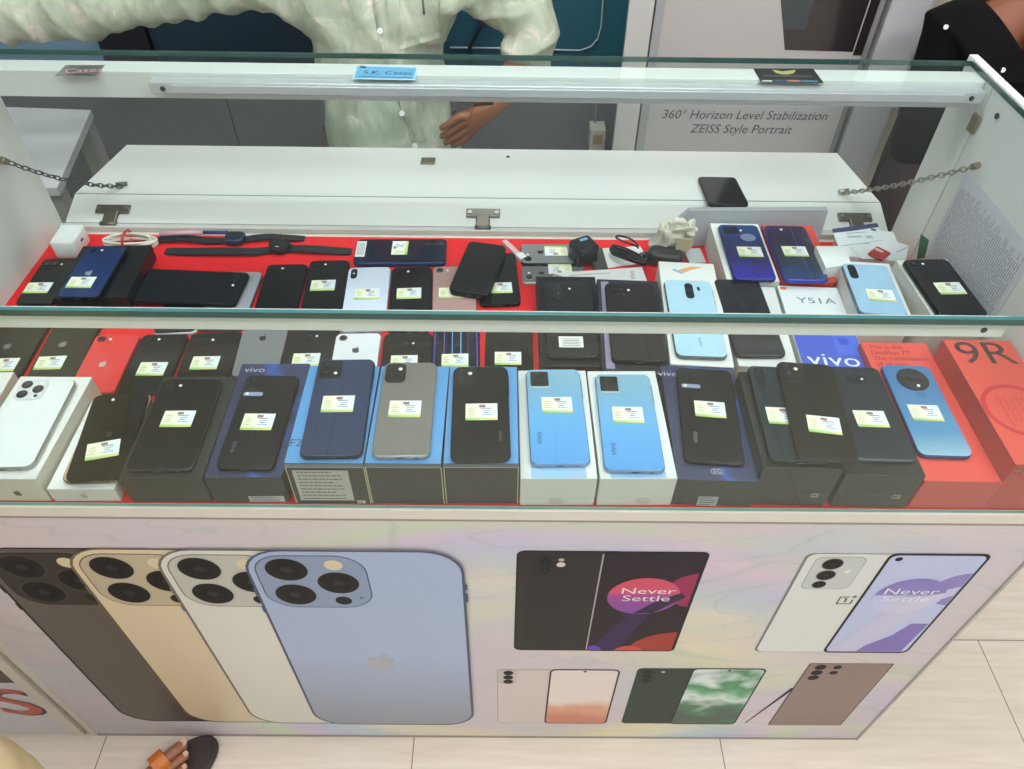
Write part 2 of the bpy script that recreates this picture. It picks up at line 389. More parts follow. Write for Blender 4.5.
b.poly(prect(xm, xm+.002, z0+.004, z1-.004, .0008, 2), LAY*8, P_((190, 180, 175)), XF)
lim = (xm+.004, x1-.002, z0+.002, z1-.002)
cx, cz = xm+(x1-xm)*.50, z0+(z1-z0)*.60
b.poly(clip_circle(x1, z0-.01, .075, *lim), LAY*9, P_((170, 62, 48)), XF)
b.poly([(xm+.004, z0+.002), (xm+.05, z0+.002), (x1-.03, z1-.08), (x1-.05, z1-.06), (cx-.0, cz-.02)], LAY*8, P_((70, 44, 104)), XF)
b.poly(clip_circle(x1+.008, cz+.018, .048, *lim), LAY*9, P_((160, 44, 92)), XF)
b.poly(ellipse(cx, cz, .052, .052), LAY*11, ramp_mat([(0, (110, 52, 150)), (.5, (150, 50, 140)), (.62, (206, 58, 100)), (1, (206, 58, 86))], axis=2, scale=1/.104, off=-(cz-.052)/.104), XF)
b.poly([(cx-.01, cz-.05), (cx+.02, cz-.048), (cx+.06, cz-.0), (cx+.052, cz+.012), (cx+.02, cz-.012)], LAY*12, P_((72, 44, 84)), XF)
b.poly(clip_circle(xm+.01, z0+.004, .014, *lim), LAY*10, P_((120, 70, 190)), XF)
b.poly(clip_circle(x1-.07, z0-.006, .024, *lim), LAY*10, P_((216, 80, 66)), XF)
wt = P_((238, 230, 232))
for i, t in enumerate(('Never', 'Settle')): b.text(t, .0235, wt, LAY*14, XF @ Matrix.Translation((cx+.004, cz+.016-.021*i, 0)), w=1.3)
o = b.build('printed_phone', front); o['label'] = 'printed dark phone pair, back and screen with red and violet circles'
# silver pair
b = MB(); x0, z1 = fp(807, 553); xm = fp(890, 556)[0]; x1 = fp(990, 556)[0]; z0 = fp(840, 652)[1]
b.poly(prect(x0, xm+.03, z0, z1, .012), LAY*2, P_((130, 132, 128)), XF)
b.poly(prect(x0+.004, xm+.03, z0+.001, z1-.0015, .012), LAY*3, ramp_mat([(0, (198, 202, 200)), (1, (212, 214, 208))], axis=2, scale=3), XF)
b.poly(prect(x0+.016, x0+.085, z1-.093, z1-.008, .012), LAY*4, P_((150, 152, 150)), XF)
b.poly(prect(x0+.017, x0+.084, z1-.092, z1-.009, .012), LAY*5, P_((206, 208, 204)), XF)
for fx, fz, r_ in ((.042, -.026, .0145), (.042, -.055, .0135), (.040, -.08, .010)): plens(b, x0+fx, z1+fz, r_, LAY*6, (120, 120, 118))
b.poly(ellipse(x0+.068, z1-.045, .004, .004), LAY*7, P_((240, 235, 220)), XF)
def oneplus(mb, x, z, s_, lev, mat):
    for a, c in (((x-s_, z-s_), (x-s_*.8, z+s_)), ((x-s_, z-s_), (x+s_, z-s_*.8)), ((x+s_*.8, z-s_), (x+s_, z+s_*.2)), ((x-s_, z+s_*.8), (x+s_*.3, z+s_)), ((x-.09*s_, z-.5*s_), (x+.14*s_, z+.55*s_)), ((x-.35*s_, z+.4*s_), (x+.14*s_, z+.58*s_)), ((x+s_*.82, z+s_*.55), (x+s_, z+s_*1.35)), ((x+s_*.5, z+s_*.86), (x+s_*1.32, z+s_*1.04))):
        mb.poly([(a[0], a[1]), (c[0], a[1]), (c[0], c[1]), (a[0], c[1])], lev, mat, XF)
oneplus(b, x0+.092, z1-.125, .011, LAY*4, P_((70, 72, 74)))
b.poly(prect(xm-.002, x1+.002, z0-.001, z1+.002, .012), LAY*6, P_((50, 48, 60)), XF)
b.poly(prect(xm+.002, x1-.002, z0+.004, z1-.003, .010), LAY*7, ramp_mat([(0, (158, 176, 220)), (1, (182, 190, 222))], axis=2, scale=3), XF)
lim = (xm+.003, x1-.003, z0+.005, z1-.004); cx, cz = xm+(x1-xm)*.50, z0+(z1-z0)*.62
b.poly(clip_circle(x1+.002, cz+.02, .045, *lim), LAY*8, P_((150, 138, 196)), XF)
b.poly([(xm+.04, z0+.005), (x1-.01, z0+.005), (x1-.004, z0+.10), (x1-.03, z0+.10), (cx+.02, z0+.06)], LAY*8, P_((138, 122, 190)), XF)
b.poly([(xm+.004, z0+.005), (xm+.05, z0+.005), (x1-.02, cz-.01), (x1-.004, cz+.004), (x1-.004, cz+.03), (cx, cz-.012), (xm+.02, z0+.05)], LAY*9, P_((208, 204, 228)), XF)
b.poly(ellipse(cx, cz, .05, .05), LAY*10, ramp_mat([(0, (196, 198, 226)), (.5, (188, 190, 222)), (.56, (130, 118, 186)), (1, (128, 114, 184))], axis=2, scale=1/.10, off=-(cz-.05)/.10), XF)
b.poly([(cx-.03, cz-.04), (cx+.01, cz-.05), (cx+.05, cz), (cx+.048, cz+.012), (cx, cz-.008)], LAY*11, P_((214, 210, 232)), XF)
for i, t in enumerate(('Never', 'Settle')): b.text(t, .0235, P_((240, 240, 248)), LAY*13, XF @ Matrix.Translation((cx-.002, cz+.014-.021*i, 0)), w=1.3)
b.poly(ellipse(xm+.014, z1-.012, .005, .005), LAY*9, P_((20, 20, 26)), XF)
o = b.build('printed_phone', front); o['label'] = 'printed silver phone pair, back and lilac screen with circle'
# pink pair
def pair(u0, um, u1, v0, v1, backc, framec, scr, label, lens, wash):
    b = MB(); x0, z1 = fp(u0, v0); xm = fp(um, v0)[0]; x1 = fp(u1, v0)[0]; z0 = fp(600, v1)[1]
    b.poly(prect(x0, xm+.02, z0, z1, .01), LAY*2, P_([int(c*.8) for c in backc]), XF)
    b.poly(prect(x0+.0015, xm+.02, z0+.0015, z1-.0015, .01), LAY*3, P_(backc), XF)
    b.poly(prect(x0+.002, x0+.034, z1-.06, z1-.002, .009), LAY*4, P_([int(c*.94) for c in backc]), XF)
    for k in range(3): plens(b, x0+.019, z1-.014-.0175*k, .0085, LAY*5, (60, 56, 56))
    if lens: b.poly(ellipse(x0+.044, z1-.014, .003, .003), LAY*5, P_((220, 220, 210)), XF)
    b.poly(prect(xm-.0015, x1+.0015, z0-.0015, z1+.0015, .011), LAY*6, P_(framec), XF)
    g = ramp_mat(scr, axis=2, scale=1/(z1-z0), off=-z0/(z1-z0), noise=wash, nscale=14)
    b.poly(prect(xm+.0015, x1-.0015, z0+.0015, z1-.0015, .009), LAY*7, g, XF)
    b.poly(ellipse((xm+x1)/2, z1-.006, .003, .003), LAY*8, P_((25, 25, 25)), XF)
    o = b.build('printed_phone', front); o['label'] = label
pair(497, 551, 620, 669, 723, (222, 206, 202), (66, 58, 56), [(0, (196, 120, 90)), (.22, (212, 150, 120)), (.42, (226, 212, 202)), (1, (222, 210, 204))], 'small printed pink phone pair, back and pale screen', False, .5)
pair(638, 694, 767, 668, 723, (66, 84, 70), (46, 56, 48), [(0, (26, 70, 48)), (.15, (40, 110, 70)), (.32, (206, 220, 214)), (.5, (80, 160, 104)), (.66, (40, 128, 76)), (.8, (210, 222, 218)), (1, (206, 216, 212))], 'small printed green phone pair, back and green ink screen', True, .9)
b = MB(); x0, z1 = fp(810, 663); x1 = fp(895, 663)[0]; z0 = fp(800, 725)[1]
b.poly(prect(x0, x1, z0, z1, .003), LAY*2, P_((96, 70, 66)), XF); b.poly(prect(x0+.002, x1-.002, z0+.001, z1-.001, .003), LAY*3, ramp_mat([(0, (112, 86, 82)), (1, (134, 108, 102))], axis=2, scale=6), XF)
for fx, fz, r_ in ((.022, -.015, .0095), (.022, -.036, .0095), (.022, -.056, .0095), (.05, -.015, .007), (.05, -.036, .007)): plens(b, x0+fx, z1+fz, r_, LAY*4, (76, 60, 58))
pa = fp(745, 723); pb = fp(793, 688)
dv = Vector((pb[0]-pa[0], pb[1]-pa[1])).normalized(); nv = Vector((-dv.y, dv.x))*.0035
b.poly([(pa[0]-nv.x*.3, pa[1]-nv.y*.3), (pb[0]-nv.x, pb[1]-nv.y), (pb[0]+nv.x, pb[1]+nv.y), (pa[0]+nv.x*.3, pa[1]+nv.y*.3)], LAY*2, P_((50, 46, 40)), XF)
o = b.build('printed_phone', front); o['label'] = 'small printed brown phone back with a stylus beside it'

# glass panes
def pane(name, a, b_, thin_axis, edge):
    m = MB(); x0, y0, z0 = a; x1, y1, z1 = b_
    V = [(x0,y0,z0),(x1,y0,z0),(x1,y1,z0),(x0,y1,z0),(x0,y0,z1),(x1,y0,z1),(x1,y1,z1),(x0,y1,z1)]
    Fs = {2: [(3,2,1,0),(4,5,6,7)], 1: [(0,1,5,4),(2,3,7,6)], 0: [(1,2,6,5),(3,0,4,7)]}
    for ax, F in Fs.items(): m.add(V, F, GLASS if ax == thin_axis else edge)
    return m.build(name, counter)
EDGE = M((28, 74, 66), .12, var=.25, scale=40, coat=.6)
EDGE3 = M((52, 108, 110), .25, var=.15, scale=30, coat=0)
EDGE2 = M((120, 165, 152), .2, var=.1)
m = MB(); gy0, gy1, gz0, gz1 = -.002, .583, ZG-.008, ZG
prof = [(gy0, gz0), (gy0, gz1-.0009), (gy0+.0036, gz1), (gy1, gz1), (gy1, gz0)]
V = [(x_, y_, z_) for x_ in (-.7366, .7366) for y_, z_ in prof]
for F_, mt in (((0, 5, 6, 1), EDGE), ((1, 6, 7, 2), EDGE3), ((2, 7, 8, 3), GLASS), ((3, 8, 9, 4), EDGE), ((4, 9, 5, 0), GLASS), ((0, 1, 2, 3, 4), EDGE), ((9, 8, 7, 6, 5), EDGE)): m.add(V, [F_], mt)
o = m.build('glass_top', counter); o['label'] = 'clear glass top pane with green polished edge'
o = pane('glass_front', (-HW, 0, ZT+.0002), (HW, .0042, ZG-.0082), 1, EDGE2); o['label'] = 'clear upright front glass pane'
# rear bar and LED battens
rb = MB(); rb.box((-.7366, .530, 1.038), (.7366, .566, ZG-.0085), LAMI, bev=.001); rb.build('rear_bar', counter)
def batten(x0, x1, y, sgn, z1):
    m = MB(); m.box((x0, min(y, y+sgn*.02), z1-.018), (x1, max(y, y+sgn*.02), z1), ALU, bev=.002)
    m2 = MB(); e = y+sgn*.02
    m2.box((x0+.03, min(e, e+sgn*.003), z1-.015), (x1-.03, max(e, e+sgn*.003), z1-.003), ALU, bev=.001)
    o = m.build('light_batten', counter); m2.build('diffuser', o)
    for x in (x0+.018, x1-.018):
        s_ = MB(); s_.cyl((0, 0), .0035, 0, .0015, M((60, 62, 62), .4, .7), X=Matrix.Translation((x, e, z1-.009)) @ Matrix.Rotation(PI/2*sgn, 4, 'X') if sgn > 0 else Matrix.Translation((x, e, z1-.009)) @ Matrix.Rotation(PI/2, 4, 'X'), n=14); s_.build('screw', o)
    return o
batten(on(150, 88, 1, .51).x, .731, .5295, -1, 1.071).__setitem__('label', 'rear aluminium light batten')
xe = on(988, 325, 1, .03).x
fb = MB(); fb.box((-.735, .0065, ZG-.0305), (xe, .0135, ZG-.0085), M((222, 221, 213), .4, var=.04), bev=.001)
o = fb.build('light_batten', counter); o['label'] = 'front light batten behind the glass edge'
s_ = MB(); s_.cyl((0, 0), .003, 0, .0008, M((40, 42, 44), .4, .5), X=Matrix.Translation((xe-.021, .0064, ZG-.021)) @ Matrix.Rotation(PI/2, 4, 'X'), n=14); s_.build('screw', o)
# rear rail and let-down flap with hinges, latch, chains
rl = MB(); rl.box((-.7365, .580, ZT+.0003), (.7365, .592, ZT+.010), M((202, 202, 196), .5, var=.05), bev=.001); rl.build('rear_rail', counter)
FL = MB()
fy0, fz0 = .594, .780
na, nb = Vector((0, .655, .800)), Vector((0, .886, .772))
def flap_ring(x): return [(x, fy0, fz0), (x, na.y, na.z), (x, nb.y, nb.z), (x, nb.y-.002, nb.z-.018), (x, na.y, na.z-.020), (x, fy0+.004, fz0-.014)]
FL.rings([flap_ring(-.728), flap_ring(.728)], LAMI, False)
flap = FL.build('door_flap', counter); flap['label'] = 'white door flap let down flat behind the case'
gv = MB(); gv.box((-.728, na.y-.0008, na.z-.0002), (.728, na.y+.0008, na.z+.0006), M((150, 150, 146), .6)); gv.build('edge_strip', flap)
def flap_pt(u, v):
    n = (nb-na).cross(Vector((1, 0, 0))).normalized(); d = cf + cr*((u-512)/FPX) - cu*((v-384.5)/FPX)
    return CAM + d*((na-CAM).dot(n)/d.dot(n))
FT = Matrix.Rotation(math.atan2(nb.z-na.z, nb.y-na.y), 4, 'X')
hm = M((120, 116, 105), .4, .8, var=.3)
for u, v in ((110, 213), (483, 217), (858, 222)):
    p = on(u, v, 2, .792); h = MB()
    T = Matrix.Translation((p.x, fy0+.022, fz0+.0075)) @ Matrix.Rotation(math.atan2(na.z-fz0, na.y-fy0), 4, 'X')
    h.box((-.03, -.004, 0), (.03, .014, .004), hm, T, bev=.001)
    for x in (-.024, .024): h.cyl((x, .005), .004, .004, .006, STEEL, 10, T)
    h.box((-.012, -.028, -.001), (.012, 0, .006), hm, T, bev=.002)
    h.tube([(-.014, -.028, .002), (.014, -.028, .002)], .005, hm, 10, X=T)
    h.build('hinge', flap)
p = flap_pt(428, 162); h = MB(); T = Matrix.Translation(p) @ FT
h.box((-.014, -.014, .0003), (.014, .014, .004), BRASS, T, bev=.001)
for x in (-.009, .009):
    for y in (-.009, .009): h.cyl((x, y), .002, .004, .005, hm, 8, T)
h.build('latch_plate', flap)
for u, v in ((508, 157),):
    p = flap_pt(u, v); h = MB(); h.cyl((0, 0), .004, .0002, .0012, INK, 12, Matrix.Translation(p) @ FT); h.build('screw', flap)
def chain(a, b_, sag, mat, label):
    a, b_ = Vector(a), Vector(b_); m = MB(); L_ = (b_-a).length; n = int(L_/.0105)
    P = [a.lerp(b_, t/n)-Vector((0, 0, sag*4*(t/n)*(1-t/n))) for t in range(n+1)]
    for i in range(n):
        c = (P[i]+P[i+1])/2; t = (P[i+1]-P[i]).normalized(); s_ = t.orthogonal().normalized(); s_ = Matrix.Rotation(PI/2*(i % 2)+.4, 3, t) @ s_
        m.tube([c+t*.0075*math.cos(q)+s_*.0038*math.sin(q) for q in [2*PI*k/12 for k in range(12)]], .0011, mat, 5, closed=True)
    o = m.build('chain', counter); o['label'] = label
    h = MB(); h.tube([a, a+(P[0]-P[1]).normalized()*.012], .005, BRASS, 8); h.build('wall_hook', o)
    h = MB(); h.tube([b_+Vector((-.008, 0, .003)), b_+Vector((.010, .004, .003))], .004, mat, 8); h.build('flap_hook', o)
wl = on(8, 162, 0, -.728); wr = on(972, 167, 0, .722)
chain(wl, flap_pt(122, 188)+Vector((0, 0, .004)), .012, M((95, 98, 98), .35, .8), 'dark steel chain on the left')
chain(wr, flap_pt(842, 195)+Vector((0, 0, .004)), .006, M((175, 170, 155), .3, .8), 'bright steel chain on the right')
h = MB(); p = on(976, 122, 0, .7345); h.box((p.x-.004, p.y-.008, p.z-.016), (p.x+.0005, p.y+.01, p.z+.01), BRASS, bev=.001); h.build('corner_bracket', counter)
h = MB(); p = on(997, 116, 0, .7345); h.cyl((0, 0), .004, 0, .002, M((60, 62, 64), .4, .6), 12, Matrix.Translation((.7352, p.y, p.z)) @ Matrix.Rotation(-PI/2, 4, 'Y')); h.build('screw', counter)

# red cloth on the deck
def cloth():
    b = MB(); nx, ny = 60, 26; V = []; F = []
    for j in range(ny+1):
        for i in range(nx+1):
            V.append((-.7355+1.471*i/nx, .0048+.5657*j/ny, ZC))
    for j in range(ny):
        for i in range(nx): k = j*(nx+1)+i; F.append((k, k+1, k+nx+2, k+nx+1))
    b.add(V, F, M((226, 16, 26), .75, var=.12, scale=60, bump=.3), True)
    b.box((-.7355, .0048, ZT+.0002), (.7355, .5705, ZC-.0004), M((170, 18, 22), .8))
    return b
tag(cloth().build('red_cloth'), 'red cloth lining spread over the display deck', 'cloth')

# ------------------------------------------------------------------ placing flat things from the corners seen in the photo
def fit(q, z, w=None, l=None):
    """q = TL, TR, BL, BR pixels of the top face at height z (None when hidden); returns centre, angle, w, l"""
    TL, TR, BL, BR = [on(p[0], p[1], 2, z).to_2d() if p else None for p in q]
    ys = [a-b_ for a, b_ in ((TL, BL), (TR, BR)) if a and b_]
    if ys:
        d = sum((y.normalized() for y in ys), Vector((0, 0))).normalized(); lm = sum(y.length for y in ys)/len(ys)
    else:
        e = (BR-BL) if (BR and BL) else (TR-TL); d = Vector((-e.y, e.x)).normalized(); lm = None
    x = Vector((d.y, -d.x))
    wsr = [abs((b_-a).dot(x)) for a, b_ in ((TL, TR), (BL, BR)) if a and b_]
    W = w or sum(wsr)/len(wsr); Ln = l or lm
    cs = []
    for p, sx, sy in ((TL, -1, 1), (TR, 1, 1), (BL, -1, -1), (BR, 1, -1)):
        if p: cs.append((p, sx, sy))
    # anchor on the near end if it is seen, else the far end
    near = [c for c in cs if c[2] == -1]; use = near if near else cs
    if l is None or not near: use = cs if l is None else use
    c = sum((p-x*(sx*W/2)-d*(sy*Ln/2) for p, sx, sy in use), Vector((0, 0)))/len(use)
    lo = min((c+x*(sx*W/2)+d*(sy*Ln/2)).y for sx in (-1, 1) for sy in (-1, 1))
    if z > ZC and lo < .0049: c.y += .0049-lo          # keep clear of the front pane
    return c, math.atan2(d.y, d.x)-PI/2, W, Ln
def local(c, ang, u, v, z):
    p = on(u, v, 2, z).to_2d()-c; ca, sa = math.cos(-ang), math.sin(-ang)
    return ca*p.x-sa*p.y, sa*p.x+ca*p.y

# price sticker: shared mesh
def sticker_mesh():
    w, h = .0388, .0272; b = MB()
    m, nt, bs = new_mat('price_sticker_paper'); N, L = nt.nodes, nt.links
    tc = N.new('ShaderNodeTexCoord'); sx = N.new('ShaderNodeSeparateXYZ'); L.new(tc.outputs['Object'], sx.inputs[0])
    def rampn(src, sc_, off, stops):
        ma = N.new('ShaderNodeMath'); ma.operation = 'MULTIPLY_ADD'; ma.inputs[1].default_value = sc_; ma.inputs[2].default_value = off; L.new(src, ma.inputs[0])
        r_ = N.new('ShaderNodeValToRGB'); e = r_.color_ramp.elements
        while len(e) > 1: e.remove(e[0])
        e[0].position = stops[0][0]; e[0].color = rgb(stops[0][1])
        for p, c in stops[1:]: e.new(p).color = rgb(c)
        L.new(ma.outputs[0], r_.inputs[0]); return r_.outputs[0]
    body = rampn(sx.outputs[0], 1/w, .5, [(0, (236, 238, 206)), (.35, (240, 240, 214)), (.6, (238, 240, 236)), (1, (230, 238, 240))])
    band = rampn(sx.outputs[0], 1/w, .5, [(0, (130, 186, 84)), (.5, (190, 208, 110)), (1, (222, 216, 116))])
    fac = rampn(sx.outputs[1], 1/h, .5, [(0, (255, 255, 255)), (.1, (235, 235, 235)), (.24, (0, 0, 0))])
    mx = N.new('ShaderNodeMix'); mx.data_type = 'RGBA'; L.new(fac, mx.inputs[0]); L.new(body, mx.inputs[6]); L.new(band, mx.inputs[7]); L.new(mx.outputs[2], bs.inputs['Base Color'])
    bs.inputs['Roughness'].default_value = .4
    b.box((-w/2, -h/2, 0), (w/2, h/2, .00025), m)
    ink = M((120, 122, 128), .7); red = M((146, 108, 112), .6); blu = M((140, 160, 206), .6)
    b.poly(rrect(.008, .0045, .001, 2, .001, .0092), .0003, red)
    for k in range(4): b.poly(rrect(.007+.002*(k % 2), .0009, .0003, 1, -.0125, .0055-.0034*k), .0003, M((176, 160, 110), .7))
    for k in range(4): b.poly(rrect(.013-.003*(k % 3), .0014, .0004, 1, .0055+.001*(k % 2), .0055-.0034*k), .0003, (ink, blu, ink, blu)[k])
    return b
_stk = None
def sticker(parent, x, y, z, rot=0):
    global _stk
    if _stk is None: o = sticker_mesh().build('price_sticker', parent); _stk = o.data; _stk_first = o
    else: o = bpy.data.objects.new('price_sticker', _stk); COL.objects.link(o); o.parent = parent
    o.location = (x, y, z); o.rotation_euler = (0, 0, rot); return o

def lens(parent, x, y, z, r, h=.0012, ring=RINGM):
    b = MB(); b.cyl((x, y), r, z, z+h, ring, 20, e=.0003); b.cyl((x, y), r*.82, z+h-.0001, z+h+.0002, LENSG, 20)
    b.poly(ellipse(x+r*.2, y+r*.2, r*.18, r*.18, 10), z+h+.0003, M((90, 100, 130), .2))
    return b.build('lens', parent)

def DK(c):
    return tuple(int(x*(.58 if max(c) < 100 else .9 if max(c) < 150 else 1)) for x in c)
def phone(label, q, z, back, cam, w=None, l=None, t=.008, frame=None, stk=None, stk2=None, logo=None, group='second-hand phones in the glass case', rc=.009, striped=None, backmat=None, srot=0, dark_glass=True, name='smartphone'):
    top = z+t
    back = DK(back); frame = DK(frame) if frame else None
    c, ang, w, l = fit(q, top, w, l)
    if group in (G2, G4) and z < .79: w *= 1.02
    r = thing(name, label, 'phone', (c.x, c.y, z), ang, group)
    fm = M(frame or tuple(max(8, int(x*.7)) for x in back), .22, .55)
    b = MB(); b.slab(w, l, 0, t-.0004, rc, .0022, fm); 
    # side keys
    b.box((w/2-.0003, l*.18, t*.35), (w/2+.0006, l*.18+.012, t*.65), fm); b.box((w/2-.0003, l*.27, t*.35), (w/2+.0006, l*.27+.02, t*.65), fm)
    # port and speaker slots at the foot
    b.box((-.0045, -l/2-.0003, t*.36), (.0045, -l/2+.001, t*.66), INK); b.cyl((0, 0), .0017, 0, .0006, INK, 10, Matrix.Translation((w*.27, -l/2-.0001, t*.5)) @ Matrix.Rotation(PI/2, 4, 'X'))
    b.build('frame', r)
    bm_ = backmat or M(back, .12 if dark_glass else .35, var=.08, scale=25, coat=.25 if dark_glass else 0, spec=.4)
    b = MB(); b.slab(w-.0022, l-.0022, t-.0005, t, max(rc-.001, .002), .0004, bm_)
    bp_ = b.build('back_panel', r)
    L2 = lambda u, v: local(c, ang, u, v, top)
    x0, y1 = -w/2, l/2
    def module(xc, yc, mw, ml, h, rr, mat):
        m = MB(); m.slab(mw, ml, t, t+h, rr, min(.0005, h*.4), mat, X=Matrix.Translation((xc, yc, 0))); return m.build('camera_bump', r)
    def flash(x, y, zz, rad=.0021):
        m = MB(); m.cyl((x, y), rad, zz, zz+.0004, FLASHM, 12); m.build('flash', r)
    dk = M((16, 16, 18), .15, coat=.8)
    if cam == 'tri':
        o = module(x0+.021, y1-.021, .036, .036, .0013, .009, M(tuple(int(x*.94) for x in back), .3))
        for fx, fy in ((.0125, .0125), (.0125, .0295), (.0295, .021)): lens(o, x0+fx, y1-fy, t+.0013, .0068)
        flash(x0+.0305, y1-.0105, t+.0013, .0028); m = MB(); m.cyl((x0+.0305, y1-.0325), .0024, t+.0013, t+.0016, LENSG, 12); m.build('sensor', r)
    elif cam == 'duo':
        o = module(x0+.0175, y1-.0175, .029, .029, .001, .008, M(tuple(int(x*.9) for x in back), .25))
        for fx, fy in ((.0115, .0115), (.0235, .0235)): lens(o, x0+fx, y1-fy, t+.001, .0062)
        flash(x0+.0245, y1-.0105, t+.001)
    elif cam == 'single':
        o = module(x0+.012, y1-.0115, .0125, .0125, .0008, .006, fm); lens(o, x0+.012, y1-.0115, t+.0008, .0052); flash(x0+.0245, y1-.0115, t)
    elif cam == 'pillv':
        o = module(x0+.0125, y1-.022, .0125, .034, .0012, .006, dk)
        for k in range(3): lens(o, x0+.0125, y1-.0105-.0115*k, t+.0012, .0045, .0006)
    elif cam == 'pillx':
        o = module(x0+.0105, y1-.018, .0105, .0255, .0012, .005, dk)
        for k in (0, 1): lens(o, x0+.0105, y1-.0115-.013*k, t+.0012, .0042, .0006)
        flash(x0+.0105, y1-.018, t+.0012, .0015)
    elif cam == 'quad':
        o = module(x0+.0165, y1-.021, .026, .034, .0014, .007, dk)
        for fx, fy, rr in ((.0105, .0105, .0054), (.0105, .024, .0054), (.022, .022, .0032), (.0105, .0345, .0026)): lens(o, x0+fx, y1-fy, t+.0014, rr, .0006)
        flash(x0+.022, y1-.0145, t+.0014, .0026)
    elif cam == 'vivo':
        o = module(x0+.017, y1-.0185, .0245, .0265, .0012, .0025, dk)
        for fx, fy, rr in ((.0115, .0115, .0052), (.0115, .0245, .0052), (.0225, .019, .0036)): lens(o, x0+fx, y1-fy, t+.0012, rr, .0005)
        m = MB(); m.slab(.0245, .0065, t, t+.0009, .002, .0003, M((150, 158, 190), .25), X=Matrix.Translation((x0+.017, y1-.0355, 0))); o2 = m.build('flash_strip', r)
        flash(x0+.0095, y1-.0355, t+.0009, .0022)
    elif cam == 'vivo2':
        o = module(x0+.0185, y1-.020, .028, .0315, .0012, .004, dk)
        for fx, fy, rr in ((.0125, .0125, .0056), (.0125, .027, .0056), (.0255, .0155, .0036)): lens(o, x0+fx, y1-fy, t+.0012, rr, .0005)
        flash(x0+.0255, y1-.027, t+.0012, .0022)
    elif cam == 'vivo3':
        o = module(x0+.0175, y1-.019, .0235, .0265, .0012, .002, M((18, 18, 22), .2, coat=.8))
        for fy in (.0125, .0245): lens(o, x0+.0135, y1-fy, t+.0012, .0052, .0005)
        m = MB(); m.slab(.0235, .0035, t, t+.0012, .001, .0003, M((190, 210, 225), .2, .3), X=Matrix.Translation((x0+.0175, y1-.0345, 0))); m.build('flash_strip', r)
    elif cam == 'round':
        xc, yc = w*.02, y1-.028
        m = MB(); m.cyl((xc, yc), .0205, t, t+.0014, RINGM, 40, e=.0004); m.cyl((xc, yc), .0192, t+.0013, t+.0016, dk, 40); o = m.build('camera_bump', r)
        for fx in (-.0115, 0, .0115): lens(o, xc+fx, yc+.002, t+.0016, .0047, .0003)
        flash(xc+.003, yc-.0125, t+.0016, .0021)
    elif cam == 'pillc':
        o = module(0, y1-.027, .0125, .036, .0012, .006, dk)
        for k in range(3): lens(o, 0, y1-.0145-.0115*k, t+.0012, .0045, .0006)
        m = MB(); m.slab(.0042, .0095, t, t+.0003, .002, .0001, dk, X=Matrix.Translation((.0145, y1-.021, 0))); m.build('sensor', r)
    elif cam == 'oval':
        o = module(x0+.021, y1-.025, .022, .036, .0012, .0105, dk)
        for k in range(2): lens(o, x0+.021, y1-.0165-.0165*k, t+.0012, .0065, .0006)
        flash(x0+.040, y1-.018, t, .0018)
    elif cam == 'dots':
        o = module(x0+.018, y1-.0175, .026, .02, .0006, .005, M(tuple(max(6, int(x*.75)) for x in back), .2))
        for fx in (.012, .0235): lens(o, x0+fx, y1-.0175, t+.0006, .0046, .0004)
        flash(x0+.035, y1-.0175, t)
    elif cam == 'flash':
        m = MB(); m.cyl((x0+.013, y1-.012), .005, t, t+.0006, fm, 20, e=.0002); o = m.build('camera_bump', r); lens(o, x0+.013, y1-.012, t+.0006, .004, .0003); flash(x0+.027, y1-.012, t)
    elif cam == 'mid':
        o = module(w*.02, y1-.024, .023, .017, .0008, .005, M(tuple(max(6, int(x*.8)) for x in back), .2)); lens(o, -.004+w*.02, y1-.024, t+.0008, .0048); flash(.007+w*.02, y1-.024, t+.0008, .0018)
    if logo:
        kind, lu, lv, size, col_ = logo
        x, y = L2(lu, lv); m = MB()
        lm_ = M(col_, .2, .4)
        if kind == 'apple': apple(m, x, y, t+.0002, size, lm_)
        elif kind == 'oneplus':
            s_ = size
            for a, c_ in (((-1, -1), (-.8, 1)), ((-1, -1), (1, -.8)), ((.8, -1), (1, .2)), ((-1, .8), (.3, 1)), ((-.1, -.5), (.14, .55)), ((.82, .55), (1, 1.35)), ((.5, .86), (1.3, 1.04))):
                m.poly([(x+s_*a[0], y+s_*a[1]), (x+s_*c_[0], y+s_*a[1]), (x+s_*c_[0], y+s_*c_[1]), (x+s_*a[0], y+s_*c_[1])], t+.0002, lm_)
        elif kind == 'disc': m.poly(ellipse(x, y, size, size*.85), t+.0002, lm_)
        else:
            m.text(kind, size, lm_, t+.0002, Matrix.Translation((x, y, 0)) @ Matrix.Rotation(PI/2, 4, 'Z') if len(logo) == 5 else Matrix.Translation((x, y, 0)))
        m.build('maker_mark', r)
    for s_ in (stk, stk2):
        if s_:
            x, y = L2(*s_[:2]); sticker(r, x, y, t+.0003, s_[2] if len(s_) > 2 else 0)
    if striped:
        m = MB()
        for i, (fx, c_) in enumerate(striped): m.poly(rrect(.0012, l*.96, .0004, 1, x0+w*fx, 0), t+.0001, M(c_, .2))
        m.build('stripe_decor', r)
    r['_l'] = l; del r['_l']
    return r

